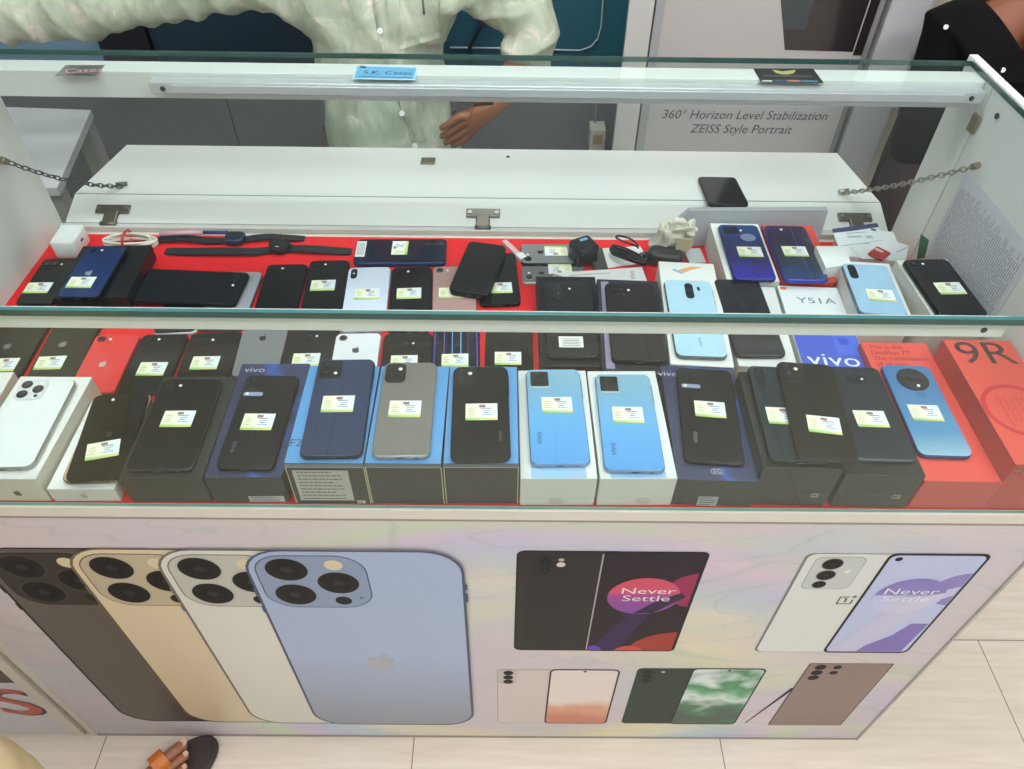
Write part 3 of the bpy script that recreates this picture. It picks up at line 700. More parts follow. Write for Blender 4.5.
def box(label, q, z0, z1, top, side, front=None, w=None, l=None, group='phone boxes in the glass case', seam=.35, name='phone_box', band=None):
    if not isinstance(top, bpy.types.Material): top = DK(top)
    side = DK(side); front = DK(front) if front else None
    c, ang, w, l = fit(q, z1, w, l)
    w -= .0001
    r = thing(name, label, 'box', (c.x, c.y, z0), ang, group); h = z1-z0
    tm, sm_, fm = M(top, .3, var=.03, scale=10) if not isinstance(top, bpy.types.Material) else top, M(side, .4, var=.03, scale=10), M(front or side, .4, var=.03, scale=10)
    def bx(w_, l_, a, b_, e=.0007):
        m = MB(); m.slab(w_, l_, a, b_, .0012, e, sm_, seg=2, smooth=False)
        for i, f_ in enumerate(m.f):
            P = [m.v[k] for k in f_]; n = (P[1]-P[0]).cross(P[2]-P[1])
            if n.length == 0: continue
            n.normalize()
            if n.z > .9: m.mi[i] = m.m(tm)
            elif n.y < -.9: m.mi[i] = m.m(fm)
        return m
    bx(w, l, h*seam*.25+.0004, h).build('lid', r)
    bx(w-.001, l-.001, 0, h*seam*.25).build('base_tray', r)
    if band:
        m = MB(); hh, c_ = band; m.box((-w/2+.0003, -l/2-.0003, h-hh), (w/2-.0003, -l/2+.0002, h-.0008), M(c_, .4)); m.build('edge_band', r)
        m = MB(); wear = M((206, 190, 156), .7)
        for xa_, xb_, za_, zb_ in ((-w/2+.0002, -w/2+.0012, .002, h-hh), (w/2-.0012, w/2-.0002, .002, h-hh), (-w/2+.0012, w/2-.0012, h-hh-.0009, h-hh)): m.box((xa_, -l/2-.0002, za_), (xb_, -l/2+.0003, zb_), wear)
        m.build('worn_edges', r)
    return r, c, ang, w, l, h
def front_label(r, x0, x1, z0, z1, l, col_, lines=3, ink=(90, 90, 90), name='printed_label', small=False):
    X = Matrix(((1, 0, 0, 0), (0, 0, -1, -l/2-.0004), (0, 1, 0, 0), (0, 0, 0, 1))); m = MB()
    if col_: m.poly([(x0, z0), (x1, z0), (x1, z1), (x0, z1)], 0, M(col_, .5), X)
    im = M(ink, .7); n = lines
    for k in range(n):
        zz = z1-(z1-z0)*(k+.6)/(n+.2); ww = (x1-x0)*(.86 if k % 3 else .7); hh = (z1-z0)/(n*3.2)
        if small:
            xx = x0+(x1-x0)*.07
            while xx < x0+ww:
                d_ = random.uniform(.002, .007); m.poly([(xx, zz-hh/2), (min(xx+d_, x0+ww), zz-hh/2), (min(xx+d_, x0+ww), zz+hh/2), (xx, zz+hh/2)], .0001, im, X); xx += d_+.0012
        else: m.poly([(x0+(x1-x0)*.08, zz-hh/2), (x0+ww, zz-hh/2), (x0+ww, zz+hh/2), (x0+(x1-x0)*.08, zz+hh/2)], .0001, im, X)
    return m.build(name, r)
def box_text(r, string, size, col_, x, y, h, rot=0, w=1):
    m = MB(); m.text(string, size, M(col_, .5), h+.00015, Matrix.Translation((x, y, 0)) @ Matrix.Rotation(rot, 4, 'Z'), w=w); return m.build('printed_lettering', r)
def front_apple(r, x, z, l, s, col_):
    m = MB(); X = Matrix(((1, 0, 0, 0), (0, 0, -1, -l/2-.0004), (0, 1, 0, 0), (0, 0, 0, 1))); apple(m, x, z, 0, s, M(col_, .3), X); m.build('maker_mark', r)

YF = .0054
def zf(u, v): return on(u, v, 1, YF).z
exec_front = []
G2 = 'second row of phones behind the boxed row'; G4 = 'back row of phones by the rear rail'
# ---------------- front row: boxes and the phones lying on them
zF = {}
z = zf(35.6, 479.5); zF[1] = z
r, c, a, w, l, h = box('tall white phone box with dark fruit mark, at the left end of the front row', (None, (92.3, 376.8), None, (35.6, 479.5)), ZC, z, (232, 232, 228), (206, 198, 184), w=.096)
x, _ = local(c, a, 7, 479.5, z); front_apple(r, x, .017, l, .011, (96, 84, 72))
phone('white phone with three lenses and silver frame on the tall white box', ((23, 379), (77, 378), None, (31, 467)), z+.0002, (232, 234, 236), 'tri', w=.0715, l=None, frame=(168, 166, 162), rc=.011)
r, c, a, w, l, h = box('white phone box behind the left end of the front row, cut by the picture edge', (None, (13, 374), None, (-40, 462)), ZC, z-.003, (232, 230, 224), (210, 204, 192), w=.090, l=.155)
zz = zf(80, 489.5); zF[2] = zz
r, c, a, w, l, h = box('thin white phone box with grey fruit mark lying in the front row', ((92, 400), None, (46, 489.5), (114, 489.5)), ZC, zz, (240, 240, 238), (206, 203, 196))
front_apple(r, 0, h*.5, l, .010, (168, 158, 146))
phone('pale gold phone lying under the tilted black phone', ((95, 404), None, (59, 482), None), zz+.0002, (216, 176, 140), 'single', w=.071, l=.144, t=.0076, frame=(140, 120, 96), rc=.011)
phone('black phone with fruit mark lying askew on the thin white box', ((91, 397), (150, 392), (67, 485), (118, 478)), zz+.0082, (38, 38, 40), 'flash', w=.070, l=.1425, frame=(30, 30, 32), stk=(103, 450, .12), logo=('apple', 109, 434, .011, (58, 58, 60)), rc=.010)
z = zf(160, 478.5); zF[3] = z
r, c, a, w, l, h = box('plain matt black phone box, third in the front row', (None, (238, 377), (118, 478.5), (202, 478.5)), ZC, z, (82, 80, 74), (66, 60, 52))
phone('black phone with glossy back on the plain black box', ((161, 379), (225, 379), (126, 469), (190, 470)), z+.0002, (34, 32, 30), 'flash', frame=(96, 94, 88), stk=(178, 419))
z = zf(243, 478); zF[4] = z
navy = ramp_mat([(0, (48, 50, 82)), (.42, (52, 56, 92)), (.5, (58, 92, 170)), (.58, (54, 60, 98)), (1, (66, 72, 104))], axis=0, scale=5, off=.5, noise=.9, nscale=14)
r, c, a, w, l, h = box('navy blue phone box with blue light streaks, fourth in the front row', ((243, 363), (309, 364.5), (203, 478), (283, 478)), ZC, z, navy, (56, 50, 46))
x, y = local(c, a, 255, 370, z); box_text(r, 'vivo', .013, (190, 194, 206), x, y, h, w=1.3)
front_label(r, -.003, .040, .002, .014, l, (176, 174, 174))
phone('dark charcoal phone with square camera block on the navy box', ((247, 374), (300, 376), (214, 468), (273, 468)), z+.0002, (46, 44, 50), 'vivo', stk=(258, 422), logo=('vivo', 233, 447, .011, (120, 118, 126)))
BLUE = (92, 154, 210)
z = zf(320, 463.5); zF[5] = z
r, c, a, w, l, h = box('blue topped phone box with big printed specification label on its black front', ((309, 365.5), (381, 366), (284, 463.5), (362.8, 464)), ZC, z, BLUE, (66, 60, 52), band=(.006, (110, 112, 116)))
front_label(r, -.039, .026, .008, h-.012, l, (176, 172, 160), 9, (96, 92, 86), small=True); front_label(r, .029, .039, .002, .008, l, (196, 194, 186), 1)
x, y = local(c, a, 296, 442, z)
box_text(r, 'F21', .016, (40, 60, 90), x+.004, y-.002, h)
phone('navy blue phone with broad black camera block on the labelled blue box', ((318, 359), (376, 359), (299, 456), (361, 456)), z+.0002, (54, 66, 100), 'vivo2', stk=(338, 404), logo=('vivo', 316, 428, .011, (34, 40, 60)), frame=(40, 50, 80))
r, c, a, w, l, h = box('blue topped phone box with plain black front under the grey phone', ((382, 366), (449, 366), (363, 464), (442.2, 464)), ZC, z, BLUE, (68, 61, 54), band=(.006, (104, 106, 112)))
phone('silver grey phone with rounded black camera block, worn back', ((385, 362), (437, 362), (370, 456), (430, 456)), z+.0002, (132, 126, 118), 'quad', stk=(405, 409), frame=(170, 168, 164), dark_glass=False, rc=.010)
r, c, a, w, l, h = box('blue topped phone box with plain black front under the smudged black phone', ((450, 366), (517, 367), (442.4, 464), (519.5, 464)), ZC, z, BLUE, (68, 61, 54), band=(.006, (104, 106, 112)))
phone('smudged glossy black phone with rounded camera block on a blue box', ((453, 367), (508, 367), (450, 461), (511, 461)), z+.0002, (30, 29, 30), 'quad', stk=(481.5, 412), logo=('oppo', 500, 436, .008, (110, 108, 108)), frame=(52, 54, 66), rc=.010)
z = zf(560, 479); zF[8] = z
for nm, q, pq, lb, pl_, s_, lg in (('a', ((518, 370), (585.5, 371), (520, 479), (598, 479)), ((526, 369), (579, 369), (530, 463), (592, 465)), 'white phone box with pale blue picture, beside the blue topped boxes', 'light blue phone on the white box beside the blue topped boxes', (557, 405), (539, 438)),
                               ('b', ((587, 371), (655, 371), (600, 479), (678, 479)), ((595, 374), (649, 374), (604, 470), (667, 471)), 'white phone box with pale blue picture, beside the navy box', 'light blue phone on the white box beside the navy box', (628, 415), (613, 449))):
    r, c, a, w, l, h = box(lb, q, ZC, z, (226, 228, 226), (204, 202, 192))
    m = MB(); m.poly(rrect(w*.72, l*.96, .002, 2, 0, -.003), h+.0001, ramp_mat([(0, (168, 200, 226)), (.5, (150, 196, 232)), (1, (176, 196, 222))], axis=0, scale=10, off=.5)); m.build('printed_picture', r)
    front_label(r, -.012 if nm == 'a' else .0, .012 if nm == 'a' else .022, .004, .017, l, None, 3, (160, 156, 146))
    gr = ramp_mat([(0, (86, 158, 224)), (.45, (104, 172, 228)), (.8, (130, 178, 206)), (1, (140, 182, 204))], axis=1, scale=6, off=.5, rough=.2, coat=.5)
    phone(pl_, pq, z+.0002, (110, 170, 226), 'vivo3', stk=s_, logo=('vivo', lg[0], lg[1], .012, (60, 100, 150)), frame=(128, 158, 196), backmat=gr)
z = zf(718, 481.5); zF[10] = z
r, c, a, w, l, h = box('navy blue phone box with an oval network badge, right of the white boxes', ((658, 367), (735, 367), (680, 481), (759, 482.5)), ZC, z, navy, (62, 58, 58))
x, y = local(c, a, 668, 374, z); box_text(r, 'vivo', .013, (190, 194, 206), x, y, h, w=1.3)
x, y = local(c, a, 717, 471.5, z); m = MB(); m.poly(rrect(.015, .0085, .004, 5, x, y), h+.0001, M((176, 178, 196), .4)); m.poly(rrect(.0135, .007, .0034, 5, x, y), h+.0002, M((60, 62, 92), .4)); m.text('5G', .008, M((190, 192, 206), .4), h+.0003, Matrix.Translation((x, y, 0))); m.build('network_badge', r)
front_label(r, -.018, .006, .001, .02, l, (160, 162, 164), 4)
phone('black phone with square camera block on the navy box with the badge', ((676, 368), (731, 369), (685, 461), (746, 464)), z+.0002, (46, 44, 46), 'vivo', stk=(710, 409.5), logo=('vivo', 695, 437, .011, (150, 146, 150)))
DG = (74, 72, 66)
z11 = zf(800, 468.5)-.002
r, c, a, w, l, h = box('scuffed black phone box with small white square mark, left of its twin', ((736, 364), None, (763, 467), (844, 469.5)), ZC, z11, (66, 63, 58), (64, 61, 52), seam=1.6, l=.158)
front_label(r, .024, .033, .020, .028, l, (130, 130, 124), 1, (70, 70, 66))
phone('slate blue phone half covered by the black phone lying over it', ((747, 366), None, (770, 460), None), z11+.0002, (70, 84, 94), 'pillv', w=.073, l=.158, stk=(783, 416), frame=(50, 60, 68))
z12 = zf(885, 475)-.002
r, c, a, w, l, h = box('black phone box with small square mark, beside the red boxes', (None, (876, 366), (845.5, 473), (927, 478)), ZC, z12, (80, 78, 72), (70, 67, 60), seam=1.6, l=.165)
front_label(r, .022, .032, .020, .028, l, (132, 132, 128), 1, (70, 70, 66))
phone('dark slate phone with plain back on the black box by the red boxes', (None, (878, 371), (859, 460), (918, 460)), z12+.0002, (72, 80, 92), 'mid', w=.0735, l=.158, stk=(871, 419), frame=(96, 102, 108))
phone('black phone with square camera block lying across two black boxes', ((777, 366), (834, 367), (801, 463), (862, 465)), max(z11, z12)+.0086, (56, 54, 50), 'quad', stk=(824, 425, -.05), frame=(70, 68, 64))
z13 = zf(965, 482)
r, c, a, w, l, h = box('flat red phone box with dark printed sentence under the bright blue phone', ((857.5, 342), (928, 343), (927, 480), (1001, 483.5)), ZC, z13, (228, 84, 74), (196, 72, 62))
m = MB(); im = M((120, 40, 38), .5)
x, y = local(c, a, 868, 347, z13)
for k, t_ in enumerate(('This is the', 'OnePlus 7T', 'The culmination', 'of all our')): m.text(t_, .0115, im, h+.00015, Matrix.Translation((x, y-.0115*k, 0)), align='LEFT')
m.build('printed_lettering', r)
ob = ramp_mat([(0, (170, 206, 226)), (.25, (92, 158, 206)), (.6, (88, 142, 196)), (1, (74, 128, 188))], axis=1, scale=6, off=.5, rough=.22, metal=.3, coat=.5)
phone('bright metallic blue phone with round camera on the flat red box', ((879, 365), (930, 365), (921, 455), (974, 457)), z13+.0002, (80, 140, 200), 'round', stk=(925.5, 413), logo=('oneplus', 921, 395, .0042, (50, 84, 130)), frame=(48, 72, 140), backmat=ob, rc=.010)
z14 = zf(1014, 465)
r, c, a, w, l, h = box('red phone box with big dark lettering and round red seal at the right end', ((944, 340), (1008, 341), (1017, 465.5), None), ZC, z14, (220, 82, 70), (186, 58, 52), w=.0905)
x, y = local(c, a, 985, 354, z14); box_text(r, '9R', .060, (70, 44, 40), x, y, h, w=1.16)
x, y = local(c, a, 1030, 410, z14); x = min(x, w/2-.046)
m = MB(); rdk = M((196, 38, 44), .4)
Ro, Ri = .044, .038
m.add([(x+R_*math.cos(t_), y+R_*math.sin(t_), h+.0001) for k in range(33) for t_ in [2*PI*k/32] for R_ in (Ro, Ri)], [(2*k, 2*k+2, 2*k+3, 2*k+1) for k in range(32)], rdk)
for k in range(26): m.text('NEVERSETTLE'[k % 11], .009, rdk, h+.00012, Matrix.Translation((x-.018+.0075*(k % 5), y+.018-.0085*(k//5), 0)) @ Matrix.Rotation(-.3, 4, 'Z'))
m.build('printed_seal', r)
xl = local(c, a, 1020, 480, z14-.01)[0]
front_label(r, -w/2+.004, -w/2+.014, h-.016, h-.006, l, (150, 60, 54), 1, (196, 120, 110))

# ---------------- second row, lying on the red cloth
PD = ZC+.0002
G2 = 'second row of phones behind the boxed row'
phone('worn black phone with fruit mark at the left end of the second row', ((11, 311), (57, 311), (-32, 378), (18, 378)), PD, (62, 60, 56), 'duo', stk=(3, 365), logo=('apple', 8, 346, .013, (140, 136, 130)), group=G2, dark_glass=False)
phone('worn black phone with fruit mark left of the red phone', ((61, 311), (107, 311), (26, 378), (75, 378)), PD, (68, 65, 60), 'duo', stk=(50, 363), logo=('apple', 63, 344, .013, (150, 146, 138)), group=G2, dark_glass=False)
phone('bright red phone with pale fruit mark and one camera', ((97, 334), (141, 334), (66, 393), (113, 393)), PD, (222, 60, 64), 'single', logo=('apple', 103, 364, .012, (226, 206, 200)), frame=(176, 40, 46), group=G2)
phone('black phone with price label right of the red phone', ((144, 334), (189, 334), (115, 393), (164, 393)), PD, (44, 42, 38), 'flash', stk=(152, 369), group=G2)
phone('black phone with twin camera dots left of the grey phone', ((193, 332), (243, 332), (175, 377), (229, 377)), PD, (40, 38, 34), 'dots', stk=(205, 363), group=G2)
phone('space grey phone with dark fruit mark and no label in the second row', ((247, 317), (290, 317), (230, 376), (280, 376)), PD, (138, 138, 140), 'single', logo=('apple', 263, 338, .0125, (60, 60, 64)), group=G2, dark_glass=False)
phone('dark phone with wide camera ridge left of the white phone', ((289, 326), (338, 326), (276, 375), (330, 375)), PD, (54, 50, 46), 'mid', stk=(306, 360), group=G2, dark_glass=False)
phone('white phone with black fruit mark and one camera', ((337, 333), (381, 333), (327, 384), (375, 384)), PD, (226, 228, 232), 'single', logo=('apple', 356, 350, .013, (90, 92, 96)), frame=(196, 196, 200), group=G2)
phone('black phone right of the white phone, label half hidden by the grey phone', ((385, 333), (432, 333), (378, 386), (430, 386)), PD, (36, 34, 36), 'mid', stk=(404, 362), group=G2)
phone('midnight blue phone with violet and light blue stripes', ((434, 318), (479, 318), (431, 384), (480, 384)), PD, (34, 38, 66), 'flash', stk=(455, 360.5), striped=((.05, (96, 78, 190)), (.25, (110, 96, 170)), (.42, (90, 166, 230)), (.60, (120, 190, 240)), (.75, (60, 60, 110)), (.94, (110, 88, 210))), group=G2)
phone('black phone left of the red gap in the second row', ((487, 318), (531, 318), (484, 384), (534, 384)), PD, (40, 38, 38), 'flash', stk=(508, 358.5), group=G2)
# ---------------- boxed phones of the second row, right half
G3 = 'boxed phones in the second row'
zb = ZC+.030
box('flat black open phone box holding a dark phone with oval camera', ((535, 276), (596, 277), (541, 366), (606, 366)), ZC, zb, (38, 38, 42), (46, 44, 46), group=G3)
r = phone('dark phone with oval camera and white printed label near its foot', ((543, 281), (592, 282), (547, 357), (600, 356)), zb+.0002, (52, 52, 56), 'oval', frame=(70, 70, 76), group=G3)
c, a, w, l = fit(((543, 281), (592, 282), (547, 357), (600, 356)), zb+.0082)
x, y = local(c, a, 571, 342, zb+.0082); m = MB(); m.box((x-.0175, y-.0115, .0081), (x+.0175, y+.0115, .0084), M((232, 232, 228), .5))
for k in range(5): m.poly(rrect(.027-.004*(k % 2), .0014, .0004, 1, x, y+.006-.0034*k), .00845, M((110, 110, 112), .7))
m.build('printed_label', r)
zb = ZC+.045
r, c, a, w, l, h = box('dark navy phone box with a lilac stripe under the brown phone', ((597, 280), (657, 280), (602, 374), (671, 372)), ZC, zb, (66, 66, 88), (58, 58, 78), group=G3)
m = MB(); m.poly(rrect(.012, l*.94, .001, 1, -w/2+.012, 0), h+.0001, M((150, 140, 170), .4)); m.build('printed_stripe', r)
phone('dark brown phone in a soft case on the navy box', ((604, 283), (655, 283), (613, 361), (667, 360)), zb+.0002, (56, 46, 46), 'dots', t=.010, frame=(40, 33, 33), dark_glass=False, group=G3)
zb = ZC+.050
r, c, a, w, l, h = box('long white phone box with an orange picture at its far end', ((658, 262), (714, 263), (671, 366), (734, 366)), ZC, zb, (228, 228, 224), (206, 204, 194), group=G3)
x, y = local(c, a, 688, 268, zb); m = MB()
m.poly([(x-.018, y-.008), (x+.004, y+.004), (x+.024, y+.004), (x+.006, y-.004), (x-.006, y-.012)], h+.0001, M((226, 168, 110), .5)); m.poly([(x-.022, y-.004), (x-.006, y-.014), (x-.012, y-.016), (x-.026, y-.007)], h+.0001, M((140, 170, 200), .5)); m.build('printed_picture', r)
phone('pale ice blue phone with upright centre camera strip', ((664, 280), (710, 280), (676, 357), (729, 356)), zb+.0002, (176, 212, 232), 'pillc', frame=(120, 128, 134), rc=.010, logo=('realme', 700, 342, .007, (110, 140, 160)), group=G3)
zb = ZC+.042
box('white phone box under the dark grey phone with upside down lettering', ((720, 286), (776, 286), (737, 368), (800, 367)), ZC, zb, (222, 222, 220), (200, 198, 190), w=.082, group=G3)
r = phone('dark grey phone with upside down lettering on its far end', ((714, 279), (757, 279), (735, 356), (789, 355)), zb+.0002, (74, 74, 80), None, frame=(90, 92, 98), rc=.010, group=G3)
c, a, w, l = fit(((714, 279), (757, 279), (735, 356), (789, 355)), zb+.0082)
x, y = local(c, a, 738, 289, zb+.0082); m = MB(); m.text('realme', .017, M((30, 29, 32), .3), .0082, Matrix.Translation((x, y, 0)) @ Matrix.Rotation(PI, 4, 'Z')); m.build('printed_lettering', r)
r, c, a, w, l, h = box('white phone box with grey lettering and blue lower half', ((777, 286), (837, 287), (804, 370), (870, 369)), ZC, zb, (226, 228, 230), (206, 204, 198), group=G3)
m = MB(); ym = local(c, a, 830, 318, zb)[1]
m.poly([(-w/2+.001, -l/2+.001), (w/2-.001, -l/2+.001), (w/2-.001, ym), (-w/2+.001, ym)], h+.0001, M((66, 88, 196), .35)); x, y = local(c, a, 838, 344, zb); m.poly(rrect(.034, .045, .006, 4, x+.012, y), h+.0002, M((76, 106, 214), .3)); m.poly(rrect(.014, .016, .004, 4, x+.009, y+.006), h+.0003, M((54, 80, 190), .3)); m.build('printed_picture', r)
x, y = local(c, a, 834, 362, zb); m = MB(); m.text('vivo', .036, M((226, 232, 244), .4), h+.0004, Matrix.Translation((0, y+.003, 0)), w=1.25); m.build('printed_lettering', r)
x, y = local(c, a, 815, 301, zb); box_text(r, 'Y51A', .020, (110, 116, 134), x+.002, y, h, w=1.3)
m = MB(); x, y = local(c, a, 766, 287, zb); m.poly(rrect(.010, .007, .002, 2, -w/2+.008, l/2-.007), h+.0001, M((222, 120, 84), .4)); m.build('printed_patch', r)

# ---------------- back row
G4 = 'back row of phones by the rear rail'
phone('black phone squeezed against the left wall of the case', ((45, 258), (80, 258), (14, 304), (52, 304)), PD, (50, 52, 50), 'dots', stk=(38, 288), group=G4, dark_glass=False)
zb = ZC+.028
box('low black box carrying the deep blue phone', ((85, 245), (150, 246), (51, 297), (127, 298)), ZC, zb, (32, 38, 42), (34, 42, 44), group=G3)
phone('deep blue phone with pale fruit mark beside the white charger', ((89, 246), (127, 246), (54, 297), (99, 297)), zb+.0002, (28, 56, 112), 'flash', stk=(81, 282.5), logo=('apple', 89, 273, .013, (176, 190, 206)), frame=(26, 42, 78), group=G4)
phone('silver grey phone peeping out from under the sideways blue black phone', ((221, 271), (263, 272), (196, 329), (241, 329)), PD, (150, 152, 160), 'dots', group=G4, dark_glass=False)
phone('white edged phone under the sideways blue black phone, only its foot showing', ((172, 286), (208, 286), (151, 333), (197, 333)), PD, (60, 60, 62), None, frame=(226, 226, 226), group=G4)
phone('blue black phone lying sideways, camera end to the right', ((247, 274), (238, 303), (147, 267), (129, 302)), PD+.0085, (24, 34, 48), 'dots', group=G4)
phone('plain black phone without label, right of the sideways phone', ((269, 264), (307, 264), (252, 312), (297, 312)), PD, (28, 28, 34), 'flash', group=G4)
phone('black phone with price label left of the white phone in the back row', ((311, 260), (349, 260), (299, 312), (342, 312)), PD, (28, 28, 34), 'flash', stk=(323, 285.5), group=G4)
phone('white phone with upright twin camera in the back row', ((350, 267), (390, 267), (338, 331), (385.5, 331)), PD, (214, 222, 240), 'pillx', stk=(367, 294), frame=(180, 184, 196), group=G4)
phone('black phone between the white and the rose phone in the back row', ((393, 267), (431, 267), (387, 331), (431, 331)), PD, (30, 28, 32), 'flash', stk=(409, 293.5), group=G4)
phone('rose coloured phone half under the thick black phone', ((433.5, 266), (474, 266), (432, 313), (477, 313)), PD, (178, 140, 136), 'single', stk=(451, 293), frame=(196, 170, 164), group=G4, dark_glass=False)
phone('black phone under the thick black phone, its label showing at the right', ((478, 253), (514, 253), (479, 304), (522, 304)), PD, (26, 26, 30), None, stk=(500, 288), group=G4)
phone('thick black phone in a case lying askew on top of its neighbours', ((470, 240), (506, 246), (448, 289), (489, 296)), PD+.0084, (30, 29, 30), None, t=.012, frame=(24, 24, 25), dark_glass=False, rc=.010, group=G4)
r = phone('navy phone lying sideways with a white and a yellow label', ((447, 239), (446, 262), (356, 239), (354, 263)), PD, (34, 48, 82), 'pillv', t=.010, frame=(34, 70, 128), group=G4)
c, a, w, l = fit(((447, 239), (446, 262), (356, 239), (354, 263)), PD+.010)
x, y = local(c, a, 400, 248, PD+.01); sticker(r, x, y, .0103, PI)
x, y = local(c, a, 361, 249, PD+.01); m = MB(); m.box((x-.022, y-.008, .0101), (x+.022, y+.008, .0104), M((222, 226, 226), .5))
for k in range(5): m.poly(rrect(.036, .0012, .0003, 1, x, y+.005-.0025*k), .01045, M((130, 134, 138), .7))
m.build('printed_label', r)
phone('small grey phone with fruit mark lying sideways by the rear rail', ((522, 263), (520, 244), (584, 263), (581, 244)), PD, (140, 140, 142), 'single', stk=(556, 251, PI/2), logo=('apple', 540, 252, .012, (50, 50, 54)), frame=(40, 40, 44), rc=.006, group=G4, dark_glass=False)
phone('small grey phone with silver band lying sideways nearer the viewer', ((524, 282), (520, 266), (586, 282), (582, 266)), PD, (120, 120, 122), 'single', stk=(560, 269, PI/2), logo=('apple', 541, 273, .010, (70, 70, 74)), frame=(206, 206, 206), rc=.006, group=G4, dark_glass=False)
zb = ZC+.050
box('white phone box under the blue and violet phone', ((709, 223), (759, 224), (728, 281), (779, 281)), ZC, zb, (226, 226, 222), (212, 212, 206), group=G3)
vio = ramp_mat([(0, (44, 34, 150)), (.3, (36, 34, 92)), (.62, (30, 44, 100)), (.8, (26, 66, 120)), (1, (30, 52, 104))], axis=1, scale=6, off=.5, rough=.12, coat=.8, noise=.5, nscale=30)
r = phone('blue and violet phone with an oval pale emblem on the white box', ((718, 224), (757, 225), (734, 279), (778, 279)), zb+.0002, (34, 40, 100), 'dots', stk=(750, 252), logo=('disc', 748, 237.5, .0125, (150, 160, 200)), frame=(44, 48, 130), backmat=vio, group=G4)
box('red phone box under the dark violet phone', ((762, 224), (812, 226), (782, 281), (837, 281)), ZC, zb, (206, 74, 58), (196, 66, 54), group=G3)
vi2 = ramp_mat([(0, (40, 60, 110)), (.25, (40, 50, 74)), (.7, (44, 36, 66)), (1, (56, 40, 76))], axis=1, scale=6, off=.5, rough=.12, coat=.8, noise=.4, nscale=25)
phone('dark violet phone with blue edges on the red box', ((764, 225), (804, 226), (784, 280), (831, 280)), zb+.0002, (48, 42, 70), 'flash', stk=(795, 251.5), frame=(60, 64, 170), backmat=vi2, striped=((.62, (70, 80, 120)),), group=G4)
zb = .838
box('white phone box under the silver blue phone', ((837, 262), (890, 262), (860, 318), (911, 318)), ZC, zb, (222, 222, 216), (206, 204, 198), group=G3)
phone('silver blue phone with black upright camera strip near the right wall', ((841, 264), (887, 264), (861, 314), (908, 314)), zb+.0002, (160, 194, 222), 'pillv', stk=(881, 295.5), frame=(120, 134, 150), group=G4)
zb = .858
box('tall white phone box under the black phone by the right wall', ((892, 261), (951, 258), (934, 322), (993, 320)), ZC, zb, (214, 212, 204), (204, 202, 194), group=G3, w=.080)
phone('dark brown black phone with price label by the right wall', ((902, 260), (947, 258), (940, 316), (991, 316)), zb+.0002, (44, 40, 44), 'flash', stk=(950, 288.5), frame=(60, 54, 54), group=G4, w=.070)

# phone lying on the let-down flap
q = [flap_pt(u, v) for u, v in ((700, 181), (739, 182), (705, 209), (743, 209))]
pc = sum(q, Vector((0, 0, 0)))/4
r = phone('black phone lying screen up on the white door flap', ((700, 181), (739, 182), (705, 209), (743, 209)), pc.z-.006, (34, 33, 36), None, w=.072, l=.118, group='second-hand phones in the glass case')
tilt = math.atan2(nb.z-na.z, nb.y-na.y)
r.matrix_world = Matrix.Translation(pc+Vector((0, 0, .0016))) @ Matrix.Rotation(tilt, 4, 'X') @ Matrix.Rotation(-.02, 4, 'Z')

# ---------------- chargers, cables, watches, papers
def dp(u, v, dz=0): return on(u, v, 2, ZC+dz)
# white charger cube
zt_ = ZC+.034
v0, v1, v2 = [on(u, v, 2, zt_) for u, v in ((70.9, 240.2), (44.6, 245.2), (82.5, 221.5))]
ex = (v0-v1); ey = (v2-v0); ang = math.atan2(ey.y, ey.x)-PI/2
wd, ln = ex.length, ey.length
ct = v0-ex/2+ey/2
r = thing('charger', 'white cube wall charger lying by the left wall of the case', 'charger', (ct.x+.004, ct.y, ZC+.0003), ang)
wm = M((232, 234, 232), .3, var=.02)
b = MB(); b.slab(wd, ln, 0, .034, .006, .004, wm); b.build('body', r)
b = MB(); b.slab(.0095, .004, 0, .0006, .0018, .0002, INK, X=Matrix.Translation((wd/2, 0, .02)) @ Matrix.Rotation(PI/2, 4, 'Y') @ Matrix.Rotation(PI/2, 4, 'Z')); b.build('socket', r)
# black cube charger
p = dp(582, 262); r = thing('charger', 'black cube charger leaning over the two small grey phones', 'charger', (p.x, p.y-.004, ZC+.0085), .5)
b = MB(); b.slab(.040, .038, 0, .034, .006, .004, M((24, 28, 32), .25)); b.build('body', r)
b = MB(); b.slab(.014, .006, .0339, .0343, .001, .0001, M((120, 170, 200), .4), X=Matrix.Translation((.004, .008, 0))); b.build('marking', r)
# white cable bundle with red tie
r = thing('cable', 'coiled white charging cable held by a red tie', 'cable', dp(132, 246)); rr0 = r.location.copy()
b = MB(); cm = M((222, 216, 204), .4); P = []
for k in range(6*26):
    t = k/26*2*PI; lay = k//26
    P.append(Vector((.044*math.cos(t)*(1-.05*(lay % 3))+.004*math.sin(lay*2.1), .017*math.sin(t)*(1-.1*((lay*2) % 3))+.002*math.cos(lay*1.7), .0035+.0032*lay*.7+.0012*math.sin(t*2+lay))))
b.tube(P, .0021, cm, 7); b.build('cord', r)
b = MB(); b.tube([(-.004, .019*math.cos(q), .0145+.0120*math.sin(q)) for q in [2*PI*k/20 for k in range(20)]], .0022, M((206, 54, 60), .5), 6, closed=True); b.build('tie', r)
